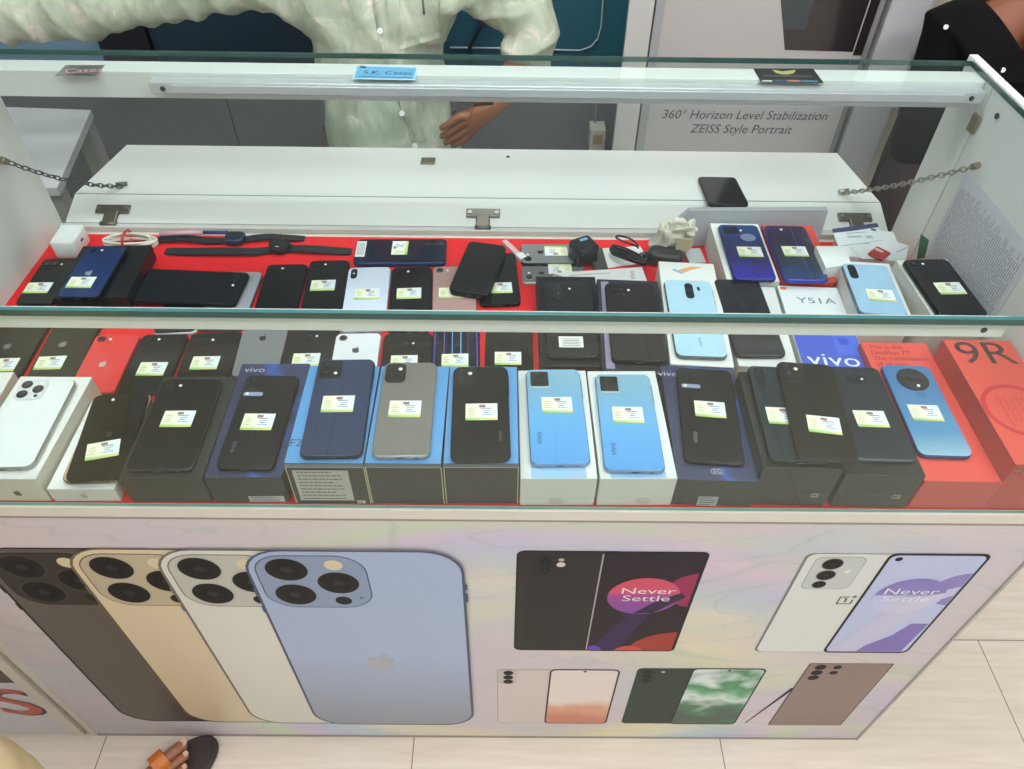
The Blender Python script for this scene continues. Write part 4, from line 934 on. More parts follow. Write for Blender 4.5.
# black cable bundle and adapter
r = thing('cable', 'bundled black charger cable looping up beside the white papers', 'cable', dp(628, 262, .004))
b = MB(); bk = M((30, 29, 30), .4); P = []
for k in range(4*24):
    t = k/24*2*PI; lay = k//24; q = Vector((.036*math.cos(t), .011*math.sin(t), 0)); q = Matrix.Rotation(-.75, 3, 'Z') @ q
    P.append(q+Vector((.003*math.sin(lay*2.), .004*math.cos(lay*1.3), .004+.0045*lay+.008*max(0, math.sin(t+2.4)))))
b.tube(P, .0021, bk, 7); b.build('cord', r)
b = MB(); b.tube([(.02*math.cos(t)-.004, .012+.008*math.sin(t), .020+.022*abs(math.sin(t/2))) for t in [2*PI*k/24 for k in range(24)]], .0018, bk, 6, closed=True); b.build('loop', r)
p = dp(664, 262, .004); r = thing('charger', 'black rounded adapter plug lying beside the white box', 'charger', (p.x, p.y, ZC+.001), -.25)
b = MB(); b.slab(.062, .034, 0, .028, .015, .009, M((44, 42, 42), .35)); b.build('body', r)
b = MB(); b.tube([(-.031, 0, .012), (-.040, -.002, .011), (-.045, -.010, .006)], [.006, .0045, .003], bk, 8); b.build('cord_stub', r)
# watches
def watch(label, path, face, shape, wdt, fz=.012, turn=0):
    pf = dp(*face); r = thing('smartwatch', label, 'watch', (pf.x, pf.y, ZC+.0003), 0, group='smartwatches laid out on the red cloth')
    pts = [dp(u, v)-Vector((pf.x, pf.y, ZC)) for u, v in path]
    sm = M((26, 30, 36), .55, var=.1)
    k0 = min(range(len(pts)), key=lambda i: pts[i].length)
    for seg in (pts[:k0+1], pts[k0:]):
        if len(seg) < 2: continue
        fine = []
        for a_, b__ in zip(seg, seg[1:]):
            for k in range(6): fine.append(a_.lerp(b__, k/6))
        fine.append(seg[-1]); R = []; b = MB()
        for i, p_ in enumerate(fine):
            t = (fine[min(i+1, len(fine)-1)]-fine[max(i-1, 0)]).normalized(); n_ = Vector((-t.y, t.x, 0)); d_ = i/len(fine)
            hw_ = wdt/2*(1 if 0 < i < len(fine)-1 else .75); zz = .001+.004*math.sin(PI*d_)**2
            R.append([p_-n_*hw_+Vector((0, 0, zz)), p_+n_*hw_+Vector((0, 0, zz)), p_+n_*hw_+Vector((0, 0, zz+.0028)), p_-n_*hw_+Vector((0, 0, zz+.0028))])
        b.rings(R, sm, False); b.build('strap', r)
    b = MB(); X = Matrix.Rotation(turn, 4, 'Z')
    if shape == 'round':
        b.cyl((0, 0), .0195, .002, fz, M((34, 34, 38), .3, .4), 8, e=.002); b.cyl((0, 0), .0175, fz-.0005, fz+.0015, M((20, 20, 22), .3), 28); b.build('case', r)
        b = MB(); b.cyl((0, 0), .015, fz+.0012, fz+.0018, M((14, 14, 18), .08, coat=1), 28); b.poly(rrect(.006, .002, .0005, 1, -.002, -.010), fz+.002, M((190, 190, 190), .4)); b.poly(rrect(.005, .0016, .0005, 1, .003, .0135), fz+.002, M((206, 60, 50), .4)); b.build('dial', r)
    else:
        b.slab(.034, .030, .002, fz, .009, .003, M((40, 54, 92), .3, .3), X=X); b.build('case', r)
        b = MB(); b.slab(.028, .024, fz-.0002, fz+.0006, .007, .0003, M((18, 26, 36), .08, coat=1), X=X); b.build('dial', r)
    return r
watch('round faced black smartwatch with strap stretched out to the navy phone', [(352, 253), (316, 252.5), (281, 250), (256, 254), (226, 254.5), (196, 254), (166, 252.5)], (281, 250), 'round', .0185)
watch('square faced black smartwatch lying behind the round faced one', [(305, 240), (268, 240), (236, 242), (208, 243), (186, 241.5), (163, 241.5), (152, 243)], (236, 242), 'square', .0155, .013)
RP = lambda u, v: on(u, v, 2, ZT+.0152)
# pink and blue pen-like cable
r = thing('cable', 'short pink sleeved cable with blue plug by the rear rail', 'cable', dp(190, 233))
o_ = Vector(r.location); b = MB(); b.tube([RP(160, 234)-o_, RP(180, 233)-o_, RP(203, 232.5)-o_], .0042, M((214, 160, 178), .4), 10); b.build('sleeve', r)
b = MB(); b.tube([RP(203.5, 232.5)-o_, RP(228, 232.5)-o_], .0034, M((34, 52, 120), .4), 10); b.build('plug', r)
# white plug strip
pa_, pb_ = dp(504, 243), dp(524, 262); d_ = (pb_-pa_); r = thing('adapter', 'slim pinkish adapter with white tip lying on bare red cloth', 'adapter', (pa_+pb_)/2+Vector((0, 0, .0005)), math.atan2(d_.y, d_.x)-PI/2)
b = MB(); b.slab(.010, d_.length*.72, 0, .006, .002, .001, M((214, 176, 180), .4), X=Matrix.Translation((0, -d_.length*.14, 0))); b.build('body', r)
b = MB(); b.slab(.014, d_.length*.26, 0, .008, .002, .001, WHITE, X=Matrix.Translation((0, d_.length*.36, 0))); b.build('tip', r)

def sheet(name, label, cat, px, z, col, th=.0006, prints=None, group=None):
    P = [on(u, v, 2, z) for u, v in px]; c = sum(P, Vector((0, 0, 0)))/len(P)
    r = thing(name, label, cat, (c.x, c.y, z-th), 0, group); b = MB(); pts = [(p.x-c.x, p.y-c.y) for p in P]
    A = sum(p[0]*q_[1]-q_[0]*p[1] for p, q_ in zip(pts, pts[1:]+pts[:1]))
    if A < 0: pts = pts[::-1]
    b.prism(pts, 0, th, M(col, .5, var=.03)); b.build('sheet', r)
    if prints:
        m = MB()
        for kind, *a in prints:
            if kind == 'bar':
                p0, p1, hgt, cc = a; p0, p1 = on(*p0, 2, z)-c, on(*p1, 2, z)-c; d_ = (p1-p0).normalized(); n_ = Vector((-d_.y, d_.x, 0))*hgt/2
                m.poly([p0-n_, p1-n_, p1+n_, p0+n_], th+.0001, M(cc, .6))
            elif kind == 'poly':
                pp, cc = a; m.poly([on(u, v, 2, z)-c for u, v in pp][::-1], th+.0001, M(cc, .5))
            elif kind == 'text':
                t_, p0, size, rot, cc = a; p0 = on(*p0, 2, z)-c; m.text(t_, size, M(cc, .5), th+.0002, Matrix.Translation((p0.x, p0.y, 0)) @ Matrix.Rotation(rot, 4, 'Z'))
        m.build('print', r)
    return r
sheet('leaflet_stack', 'thin stack of white printed leaflets behind the boxed dark phone', 'paper', ((553, 273), (642, 267), (647, 281), (598, 288)), ZC+.020, (226, 224, 224), .018, prints=[('text', 'vivo', (632, 275), .014, PI/2, (150, 120, 130)), ('bar', (570, 275.5), (610, 273), .002, (200, 150, 150)), ('bar', (602, 283), (622, 282), .004, (120, 120, 126))])
sheet('paper', 'loose white paper under the black cable bundle', 'paper', ((592, 249), (640, 246), (650, 262), (606, 268)), ZC+.0012, (224, 224, 222), .0006)
sheet('paper', 'dark grey card between the black charger and the papers', 'paper', ((588, 250), (602, 247), (608, 268), (596, 270)), ZC+.0125, (70, 68, 66), .004)
sheet('pouch', 'small clear grey pouch between adapter and white box', 'pouch', ((683, 249), (700, 248), (706, 262), (690, 263)), ZC+.006, (190, 194, 198), .005)
# small stand carrying the papers in the right rear corner
zc_ = .806
box('white card box carrying cards and papers in the right rear corner', ((839, 229.5), (893, 229), (848, 259), (904, 259)), ZC, zc_, (222, 224, 222), (206, 206, 200), group=G3)
sheet('business_card', 'pale blue visiting card with dark blue band, lying upside down', 'card', ((832, 229), (877, 223), (884, 240), (838, 246)), zc_+.0022, (212, 220, 222), .0008, prints=[('poly', ((832, 229), (877, 223), (879, 227), (852, 231), (833, 233)), (60, 66, 96)), ('text', 'SK cases', (860, 237), .0125, PI+.04, (70, 74, 82)), ('bar', (846, 233.5), (866, 232), .0016, (120, 126, 134)), ('bar', (871, 229), (876, 230.5), .006, (60, 66, 80)), ('bar', (861, 243.5), (870, 243), .003, (140, 190, 190))])
sheet('paper', 'folded white paper sticking out right of the visiting card', 'paper', ((878, 235), (909, 246), (906, 259), (862, 259), (850, 247)), zc_+.0011, (216, 220, 222), .0006, prints=[('bar', (896, 252.5), (908, 247), .0012, (80, 86, 90))])
sheet('carton', 'small blank white carton between the violet phone and the visiting card', 'box', ((816, 246), (846, 246), (851, 264), (826, 268)), .842, (230, 232, 230), .034)
rp = on(880, 252, 2, zc_+.008); r = thing('packet', 'small red foil packet lying on the papers', 'packet', (rp.x, rp.y, zc_+.0025), .75)
b = MB(); b.slab(.030, .026, 0, .0045, .003, .0018, M((176, 54, 48), .3, var=.25, scale=90, bump=.5)); b.build('wrapper', r)
b = MB(); b.poly(rrect(.007, .014, .001, 2, .005, .004), .0046, M((220, 190, 186), .4)); b.build('white_patch', r)

# grey plastic stand and crumpled bag at the back
xa, xb = on(652, 240, 1, .55).x, on(832, 210, 1, .55).x
xa2 = on(690, 209, 1, .565).x
b = MB(); prof0 = [(xa, .553, ZC+.0004), (xa, .572, ZC+.0004), (xa2, .572, .838), (xa2, .562, .838)]; prof1 = [(xb, .553, ZC+.0004), (xb, .572, ZC+.0004), (xb, .572, .842), (xb, .562, .842)]
mid = [tuple((p_+q_)/2 for p_, q_ in zip(a_, c_)) for a_, c_ in zip(prof0, prof1)]
b.rings([prof0, mid, prof1], M((176, 178, 184), .35, var=.12, scale=14), False)
tag(b.build('plastic_stand'), 'smoky grey plastic stand leaning along the rear rail', 'stand')
bmx = bmesh.new(); bmesh.ops.create_icosphere(bmx, subdivisions=4, radius=1)
from mathutils import noise
bc = on(668, 238, 1, .545)
for v_ in bmx.verts:
    p_ = v_.co.copy(); k = Vector([math.copysign(abs(t)**.55, t) for t in p_]); k = Vector((k.x*.030, k.y*.013, k.z*.033+.034)); n_ = noise.noise(p_*2.3)*.010+noise.noise(p_*6)*.004
    k += v_.normal*n_; k.x += k.z*.25; v_.co = Vector((k.x, k.y, max(k.z, 0)))
me = bpy.data.meshes.new('bag'); bmx.to_mesh(me); bmx.free(); me.materials.append(M((206, 202, 184), .4, var=.14, scale=60, coat=.4))
r = thing('plastic_bag', 'crumpled yellowish plastic bag with a label, standing at the rear', 'bag', (bc.x-.004, .526, ZC+.0006)); bo = bpy.data.objects.new('bag', me); COL.objects.link(bo); bo.parent = r
b = MB(); b.box((.004, -.024, .030), (.026, -.0225, .052), M((190, 188, 150), .5), X=Matrix.Rotation(.15, 4, 'Y')); b.build('label', r)

# notice sheet on the right wall of the case, green tape
p0 = on(967, 170, 0, .7368); p1 = on(1024, 247, 0, .7368); zt2 = p0.z
r = thing('notice_sheet', 'printed white paper sheet taped to the right wall of the case', 'paper', (.7368, 0, 0))
pb0 = on(922, 262, 0, .7368)
ys, yf, zlo = p0.y, p0.y-.21, ZC+.004
b = MB(); b.box((-.0006, yf, zlo), (0, ys, zt2), M((214, 213, 220), .5, var=.02)); b.build('sheet', r)
b = MB(); im = M((120, 120, 134), .7); XW = Matrix(((0, 0, -1, -.0008), (-1, 0, 0, 0), (0, 1, 0, 0), (0, 0, 0, 1)))
yy = yf+.012
while yy < ys-.008:
    z_ = zt2-.012-random.random()*.02; zend = zlo+.01+random.random()*.05
    while z_ > zend:
        d_ = random.uniform(.006, .03); b.poly([(-yy, z_-d_), (-yy-.0012, z_-d_), (-yy-.0012, z_), (-yy, z_)], 0, im, XW); z_ -= d_+.003
    yy += .0048
b.build('printed_lines', r)
b = MB()
q0, q1, q2, q3 = [on(u, v, 0, .7366) for u, v in ((921, 234), (929, 240), (925, 258), (917, 259))]
b.add([q0, q1, q2, q3, q0+Vector((-.0005, 0, 0)), q1+Vector((-.0005, 0, 0)), q2+Vector((-.0005, 0, 0)), q3+Vector((-.0005, 0, 0))], [(0, 1, 2, 3), (7, 6, 5, 4), (0, 4, 5, 1), (1, 5, 6, 2), (2, 6, 7, 3), (3, 7, 4, 0)], M((30, 110, 70), .4))
tag(b.build('tape_piece'), 'short green tape on the right wall above the black phone', 'tape')

# cards lying on the rear bar under the glass
ZB = ZG-.0085+.00035
def card(label, px, col, prints): return sheet('business_card', label, 'card', px, ZB, col, .0003, prints, 'visiting cards on the rear bar')
card('grey visiting card with red and white scrawl at the left of the bar', ((66, 65), (105, 65), (95, 76), (55, 75.5)), (96, 98, 98), [('poly', ((66, 65), (70, 65), (66, 75.8), (55, 75.5)), (130, 130, 128)), ('text', 'Cases', (84, 70.5), .022, .15, (216, 150, 150)), ('bar', (74, 74.3), (92, 74.6), .004, (36, 44, 46))])
card('sky blue visiting card in the middle of the bar', ((356, 65.5), (418, 67), (415, 80), (352, 79)), (206, 228, 236), [('poly', ((358, 66.3), (416.5, 67.8), (413.5, 79), (354, 78.2)), (110, 182, 226)), ('text', 'S.K. Cases', (388, 73), .017, -.02, (40, 40, 60)), ('bar', (360, 66.8), (366, 67.2), .006, (226, 140, 140)), ('bar', (358, 76.5), (412, 77.8), .002, (60, 120, 190))])
card('black visiting card with golden wings at the right of the bar', ((753, 68.5), (813, 68.5), (824, 83), (761, 82)), (34, 36, 34), [('poly', ((772, 69.5), (782, 71.5), (786, 71), (796, 69.8), (794, 73), (788, 74.5), (782, 74.5), (776, 73)), (190, 186, 120)), ('bar', (764, 75.8), (812, 76.2), .0022, (120, 120, 116)), ('bar', (762, 81), (772, 81), .004, (220, 220, 216)), ('bar', (773, 80.5), (786, 80.8), .006, (60, 84, 130)), ('bar', (787, 80.8), (800, 81), .006, (190, 130, 110)), ('bar', (801, 81), (818, 81.4), .006, (80, 130, 160))])

# ---------------- behind the counter
YB = 1.45
bx0, bx1 = on(657, 0, 1, YB).x, on(886, 0, 1, YB).x
r = thing('advertising_board', 'tall grey white advertising board with camera slogan behind the counter', 'board', ((bx0+bx1)/2, YB, 0)); ox = (bx0+bx1)/2
b = MB(); hw_ = (bx1-bx0)/2
for a_, c_, cc in (((-hw_, 0, 0), (-hw_+.022, .03, 1.3), (170, 172, 174)), ((hw_-.012, 0, 0), (hw_, .03, 1.3), (150, 148, 146)), ((-hw_+.022, 0, 0), (hw_-.012, .03, .03), (150, 148, 146)), ((-hw_+.022, 0, 1.27), (hw_-.012, .03, 1.3), (150, 148, 146))): b.box(a_, c_, M(cc, .4))
b.build('frame', r)
b = MB(); b.box((-hw_+.0222, .004, .0302), (hw_-.0122, .028, 1.2698), M((196, 191, 190), .3, var=.03, scale=3)); pnl = b.build('poster', r)
XP = Matrix(((1, 0, 0, 0), (0, 0, -1, .0036), (0, 1, 0, 0), (0, 0, 0, 1)))
def bpx(u, v): p = on(u, v, 1, YB); return (p.x-ox, p.z)
b = MB(); pp = [bpx(785, 50.5), bpx(853, 52.5)]; k_ = (bpx(874, -3)[0], 1.45); q_ = (bpx(781, 0)[0], bpx(781, 0)[1]); dx = (q_[0]-pp[0][0])/(q_[1]-pp[0][1])
up_ = (pp[0][0]+dx*(1.5-pp[0][1]), 1.5)
b.poly([pp[0], pp[1], (pp[1][0], 1.5), up_], 0, M((50, 42, 46), .2, var=.1, scale=6, coat=.4), XP)
s1 = [bpx(782, 0), bpx(783.5, 30), bpx(806, 30), bpx(815, 0)]; b.poly([(x_, z_) for x_, z_ in s1][::-1] if False else [s1[1], s1[2], s1[3], s1[0]], .0004, M((66, 74, 78), .2, var=.1, scale=6), XP)
b.build('picture', pnl)
b = MB(); b.poly([bpx(853, 56), bpx(862, 56), (bpx(862, 56)[0]+.0, 1.5), (bpx(853, 56)[0]+.0, 1.5)], .0002, M((40, 38, 38), .3), XP); b.build('dark_border', pnl)
b = MB(); tk = M((84, 88, 92), .4)
for t_, (ua, ub, v) in (('360° Horizon Level Stabilization', (662, 828, 116)), ('ZEISS Style Portrait', (690, 792, 130))):
    V, F = text_geo(t_, 1, 'CENTER', .18); wid = max(p[0] for p in V)-min(p[0] for p in V); a_, c_ = bpx(ua, v), bpx(ub, v); sz = (c_[0]-a_[0])/wid
    b.add([(x_*sz, y_*sz*1.02, .0006) for x_, y_ in V], F, tk, False, XP @ Matrix.Translation(((a_[0]+c_[0])/2, (a_[1]+c_[1])/2, 0)))
b.build('lettering', pnl)

# wall fittings and leads on the teal panel
def wp(u, v, y=1.6835): return on(u, v, 1, y)
r = thing('power_lead', 'grey ring shaped lead with a red plug hanging on the teal panel', 'cable', wp(491, 3)); o_ = r.location.copy()
b = MB(); b.tube([(.047*math.cos(t), -.012, .047*math.sin(t)) for t in [2*PI*k/32 for k in range(32)]], .0042, M((150, 146, 140), .4), 8, closed=True); b.build('ring', r)
b = MB(); b.slab(.036, .05, -.012, .016, .01, .005, M((150, 24, 30), .4), X=Matrix.Translation((0, -.013, .012)) @ Matrix.Rotation(PI/2, 4, 'X')); b.build('plug', r)
b = MB(); b.tube([wp(486, 14)-o_+Vector((0, -.017, 0)), wp(478, 30)-o_+Vector((0, -.016, 0)), wp(470, 45)-o_+Vector((0, -.0155, 0)), wp(472, 60)-o_+Vector((0, -.0155, 0)), wp(470, 95)-o_+Vector((0, -.0155, 0))], .0055, M((12, 20, 28), .5), 8); b.build('cord', r)
r = thing('cable', 'thin white cable clipped along the teal panel', 'cable', wp(600, 20)); o_ = r.location.copy(); P = []
for u, v in ((604, -40), (603, 0), (601, 26), (598, 38), (591, 46), (580, 50), (550, 49), (500, 47.5), (450, 47)): P.append(wp(u, v)-o_+Vector((0, -.004, 0)))
b = MB(); b.tube(P, .0024, M((170, 184, 184), .4), 8); b.build('cord', r)
r = thing('switch_box', 'small cream switch box on the wall beside the white column', 'switch', on(597, 138, 1, 1.64))
b = MB(); b.box((-.024, -.02, -.035), (.024, .0455, .035), M((214, 208, 190), .4), bev=.003); b.build('body', r); b = MB(); b.box((-.015, -.0235, -.005), (.015, -.0202, .022), M((180, 160, 120), .4), bev=.001); b.build('face_plate', r)
b = MB(); b.tube([(-.008, .03, .035), (-.006, .035, .12), (-.003, .04, .17)], .003, M((190, 196, 196), .4), 6); b.build('cord', r)
# white side board of the staff area
P = [on(u, v, 2, .62) for u, v in ((-20, 106), (91, 110), (57, 188), (40, 215))]
r = thing('side_table', 'white topped side table behind the left end of the counter', 'table', (P[1].x, P[1].y, 0)); o_ = Vector((P[1].x, P[1].y, 0))
E_ = [P[0]-o_, P[1]-o_, P[2]-o_, P[2]-o_+Vector((-.45, -.02, 0))]
E_[3].x = E_[0].x
pts = [(p_.x, p_.y) for p_ in E_]
A = sum(p_[0]*q_[1]-q_[0]*p_[1] for p_, q_ in zip(pts, pts[1:]+pts[:1]))
if A < 0: pts = pts[::-1]
b = MB(); b.prism(pts, .60, .62, M((222, 224, 224), .35, var=.02)); b.build('table_top', r)
cx_, cy_ = sum(p_[0] for p_ in pts)/4, sum(p_[1] for p_ in pts)/4
for p_ in pts:
    b = MB(); x_, y_ = p_[0]+(cx_-p_[0])*.15, p_[1]+(cy_-p_[1])*.15; b.box((x_-.02, y_-.02, 0), (x_+.02, y_+.02, .5998), M((170, 168, 160), .5)); b.build('leg', r)

# ---------------- neighbouring counter at the left
r = thing('display_counter', 'neighbouring counter at the left edge with big red letter', 'counter', (-1.5, 0, 0))
b = MB(); b.box((-.74, .004, 0), (.7365, .58, ZT-.02), WHITE); b.build('cabinet', r)
b = MB(); b.box((-.74, -.003, ZT-.0198), (.7365, .60, ZT-.0005), M((214, 208, 196), .5)); b.build('deck', r)
b = MB(); b.box((-.72, -.0015, .006), (.715, .0038, ZT-.024), M((196, 194, 196), .35, var=.04, scale=4)); fpn2 = b.build('front_panel', r)
b = MB(); b.box((.7152, -.004, 0), (.7365, .0039, ZT-.02), M((206, 198, 184), .5)); b.build('edge_trim', r)
X2 = Matrix(((1, 0, 0, 0), (0, 0, -1, -.0018), (0, 1, 0, 0), (0, 0, 0, 1)))
def np_(u, v): p = on(u, v, 1, -.0018); return (p.x+1.5, p.z)
b = MB(); a_ = np_(24, 683); b.poly([(a_[0]-.5, a_[1]), a_, (a_[0], a_[1]+.2), (a_[0]-.5, a_[1]+.2)], 0, M((30, 26, 26), .3), X2); b.build('printed_block', fpn2)
b = MB(); a_ = np_(17, 704)
for dx, dz, cc, k in ((.006, -.004, (40, 30, 30), .0001), (.003, -.002, (40, 30, 30), .0002), (.0025, .001, (40, 30, 30), .00025), (0, 0, (186, 74, 58), .0003), (-.003, .0015, (186, 74, 58), .00031), (-.006, .003, (186, 74, 58), .00032)):
    b.text('S', .165, M(cc, .4), k, X2 @ Matrix.Translation((a_[0]+dx, a_[1]+dz, 0)), w=1.1)
b.build('lettering', fpn2)

# ---------------- people
from mathutils.bvhtree import BVHTree
def skin_mesh(pts, bones, root, sub=2):
    names = list(pts); idx = {n: i for i, n in enumerate(names)}
    me = bpy.data.meshes.new('figure'); me.from_pydata([tuple(pts[n][:3]) for n in names], [(idx[a], idx[b_]) for a, b_ in bones], [])
    o = bpy.data.objects.new('figure', me); COL.objects.link(o)
    sk = o.modifiers.new('skin', 'SKIN'); sk.use_smooth_shade = True
    sv = me.skin_vertices[0].data
    for n in names:
        rr = pts[n][3]; sv[idx[n]].radius = (rr, rr if len(pts[n]) < 5 else pts[n][4]); sv[idx[n]].use_root = (n == root)
    ss = o.modifiers.new('sub', 'SUBSURF'); ss.levels = sub; ss.render_levels = sub
    dg = bpy.context.evaluated_depsgraph_get(); out = bpy.data.meshes.new_from_object(o.evaluated_get(dg))
    bpy.data.objects.remove(o); bpy.data.meshes.remove(me)
    for p in out.polygons: p.use_smooth = True
    return out
def mesh_part(name, me, mat, parent):
    me.materials.clear(); me.materials.append(mat); o = bpy.data.objects.new(name, me); COL.objects.link(o); o.parent = parent; return o
def crumple(me, amt, scale, stretch=(1, 1, 1), seed=0):
    N_ = [v.normal.copy() for v in me.vertices]
    for v, n in zip(me.vertices, N_):
        p_ = Vector((v.co.x*stretch[0], v.co.y*stretch[1], v.co.z*stretch[2]))*scale+Vector((seed, seed*.7, 0))
        v.co += n*(noise.noise(p_)*amt+(.5-abs(noise.noise(p_*1.7+Vector((3, 1, 2)))))*amt*.7)
    me.update()
def hand_pts(pre, wrist, fdir, pdir, tdir, s=1., curl=.35):
    """palm and five bent fingers; fdir along the fingers, pdir out of the palm, tdir towards the thumb side"""
    f_, p_, t_ = [Vector(x).normalized() for x in (fdir, pdir, tdir)]
    P = {}; Bn = []; w0 = Vector(wrist)
    P[pre+'palm'] = (*(w0+f_*.045*s), .026*s, .017*s)
    for k, (off, ln) in enumerate(((.030, .070), (.010, .078), (-.010, .073), (-.028, .056))):
        a_ = w0+f_*.082*s+t_*off*s; d_ = (f_+p_*curl).normalized(); b__ = a_+d_*ln*.5*s; d2 = (f_+p_*curl*2.6).normalized(); c_ = b__+d2*ln*.5*s
        n0, n1, n2 = (f'{pre}f{k}{j}' for j in 'abc')
        P[n0] = (*a_, .0105*s); P[n1] = (*b__, .0090*s); P[n2] = (*c_, .0075*s); Bn += [(pre+'palm', n0), (n0, n1), (n1, n2)]
    a_ = w0+f_*.028*s+t_*.032*s; b__ = a_+(t_*.7+f_*.7+p_*.3).normalized()*.034*s; c_ = b__+(f_+p_*.5+t_*.15).normalized()*.026*s
    P[pre+'t0'] = (*a_, .013*s); P[pre+'t1'] = (*b__, .0105*s); P[pre+'t2'] = (*c_, .0085*s); Bn += [(pre+'palm', pre+'t0'), (pre+'t0', pre+'t1'), (pre+'t1', pre+'t2')]
    return P, Bn
def head_pts(neck, lean=(0, -.02, 0)):
    n = Vector(neck); l_ = Vector(lean)
    P = {'neck': (*n, .056), 'jaw': (*(n+Vector((0, -.012, .055))+l_), .066, .060), 'skull': (*(n+Vector((0, .004, .125))+l_), .080, .088), 'crown': (*(n+Vector((0, .006, .185))+l_), .062)}
    P['nose0'] = (*(n+Vector((0, -.083, .092))+l_), .012); P['nose1'] = (*(n+Vector((0, -.100, .080))+l_), .010)
    for s_ in (-1, 1): P[f'ear{s_}'] = (*(n+Vector((s_*.083, .012, .098))+l_), .013, .02)
    return P, [('neck', 'jaw'), ('jaw', 'skull'), ('skull', 'crown'), ('skull', 'nose0'), ('nose0', 'nose1'), ('skull', 'ear-1'), ('skull', 'ear1')]
def face_parts(r, neck, hairc=(18, 15, 14), lean=(0, -.02, 0)):
    n = Vector(neck)+Vector(lean)+Vector((0, 0, -.02))
    for s_ in (-1, 1):
        b = MB(); X = Matrix.Translation(n+Vector((s_*.028, -.066, .125))); b.rings([circ((0, 0), max(.0004, .012*math.sin(PI*k/8)), .012*math.cos(PI*k/8), 12) for k in range(9)][::-1], M((232, 228, 220), .2), X=X)
        b.rings([[(.005*math.cos(q)*1, -.0125, .005*math.sin(q)) for q in [2*PI*k/12 for k in range(12)]], [(.0005*math.cos(q), -.0128, .0005*math.sin(q)) for q in [2*PI*k/12 for k in range(12)]]], M((30, 20, 16), .2), X=X); b.build('eye', r)
    b = MB(); b.tube([n+Vector((x_, -.078-.008*(1-abs(x_)/.024), .062+.002*abs(x_)/.024)) for x_ in (-.024, -.012, 0, .012, .024)], [.003, .0055, .006, .0055, .003], M((130, 74, 66), .5), 8); b.build('mouth', r)
    b = MB(); R = []
    for k in range(9):
        a_ = PI/2*k/8; R.append([Vector((n.x+.093*math.cos(a_)*math.cos(q), n.y+.008+.104*math.cos(a_)*math.sin(q), n.z+(.150 if math.sin(q) > -.3 else .172)*1+(.085 if math.sin(q) > -.3 else .065)*math.sin(a_)-(.06*max(0, math.sin(q))*math.cos(a_)))) for q in [2*PI*j/28 for j in range(28)]])
    b.rings(R, M(hairc, .6, var=.3, scale=120, bump=.6), True); b.build('hair', r)
def cloth_mat(c, c2, c3, sc_=9, bump=.5):
    m, nt, bs = new_mat('printed_shirt_cloth'); N, L = nt.nodes, nt.links
    tc = N.new('ShaderNodeTexCoord'); n1 = N.new('ShaderNodeTexNoise'); n1.inputs['Scale'].default_value = sc_; n1.inputs['Detail'].default_value = 3; n1.inputs['Distortion'].default_value = 1.4
    L.new(tc.outputs['Object'], n1.inputs[0]); r_ = N.new('ShaderNodeValToRGB'); e = r_.color_ramp.elements
    e[0].position = .40; e[0].color = rgb(c); e[1].position = .62; e[1].color = rgb(c2); x = e.new(.70); x.color = rgb(c3); x = e.new(.76); x.color = rgb(c2)
    L.new(n1.outputs[0], r_.inputs[0]); L.new(r_.outputs[0], bs.inputs['Base Color']); bs.inputs['Roughness'].default_value = .75
    mp = N.new('ShaderNodeMapping'); mp.inputs['Scale'].default_value = (14, 14, 5); L.new(tc.outputs['Object'], mp.inputs[0])
    n2 = N.new('ShaderNodeTexNoise'); n2.inputs['Scale'].default_value = 1; n2.inputs['Detail'].default_value = 4; L.new(mp.outputs[0], n2.inputs[0])
    bp = N.new('ShaderNodeBump'); bp.inputs['Strength'].default_value = bump; bp.inputs['Distance'].default_value = .02; L.new(n2.outputs[0], bp.inputs['Height']); L.new(bp.outputs[0], bs.inputs['Normal'])
    return m
def skin_mat(c):
    m = M(c, .5, var=.12, scale=20); return m
def seat_legs(P, Bn, px, py, spread, yk, pre=('l', 'r')):
    for s_, n in ((-1, 'r'), (1, 'l')):
        P[n+'hip'] = (px+s_*.10, py-.02, .54, .075); P[n+'knee'] = (px+s_*spread, yk, .50, .062); P[n+'ank'] = (px+s_*(spread+.02), yk+.06, .09, .042); P[n+'toe'] = (px+s_*(spread+.04), yk-.08, .035, .032)
        Bn += [('pelvis', n+'hip'), (n+'hip', n+'knee'), (n+'knee', n+'ank'), (n+'ank', n+'toe')]
def stool(x, y, h, label):
    r = thing('stool', label, 'stool', (x, y, 0)); b = MB(); b.cyl((0, 0), .17, h-.04, h, M((120, 80, 50), .5), 32, e=.006); b.build('seat', r)
    for k in range(4):
        a_ = PI/4+k*PI/2; b = MB(); b.tube([(.15*math.cos(a_), .15*math.sin(a_), 0), (.12*math.cos(a_), .12*math.sin(a_), h-.04)], .014, M((90, 60, 40), .5), 8); b.build('leg', r)

# --- the man in the pale green shirt, seated behind the counter
MX, MY = -.243, 1.20
r = thing('person', 'person in pale green patterned shirt sitting behind the counter, one arm stretched out', 'person', (0, 0, 0))
P = {'pelvis': (MX, MY+.02, .53, .10), 'waist': (MX, MY, .70, .095), 'chest': (MX, MY, .92, .085), 'neckb': (MX, MY+.02, 1.06, .07)}
Bn = [('pelvis', 'waist'), ('waist', 'chest'), ('chest', 'neckb')]
hp, hb = head_pts((MX, MY+.01, 1.12)); P.update(hp); Bn += [('neckb', 'neck')]+hb
shl = Vector((MX+.205, MY+.01, 1.02)); ell = on(538, 30, 1, MY-.02); elw = on(517, 74, 1, MY-.06); wrl = on(494, 103, 1, MY-.13)
shr = Vector((MX-.20, MY-.01, 1.01)); elr = on(135, -6, 1, MY-.08); wrr = on(-30, 24, 1, MY-.12)
P['shl'] = (*shl, .046); P['ual'] = (*ell, .040); P['ell'] = (*elw, .038); P['wrl'] = (*wrl, .027)
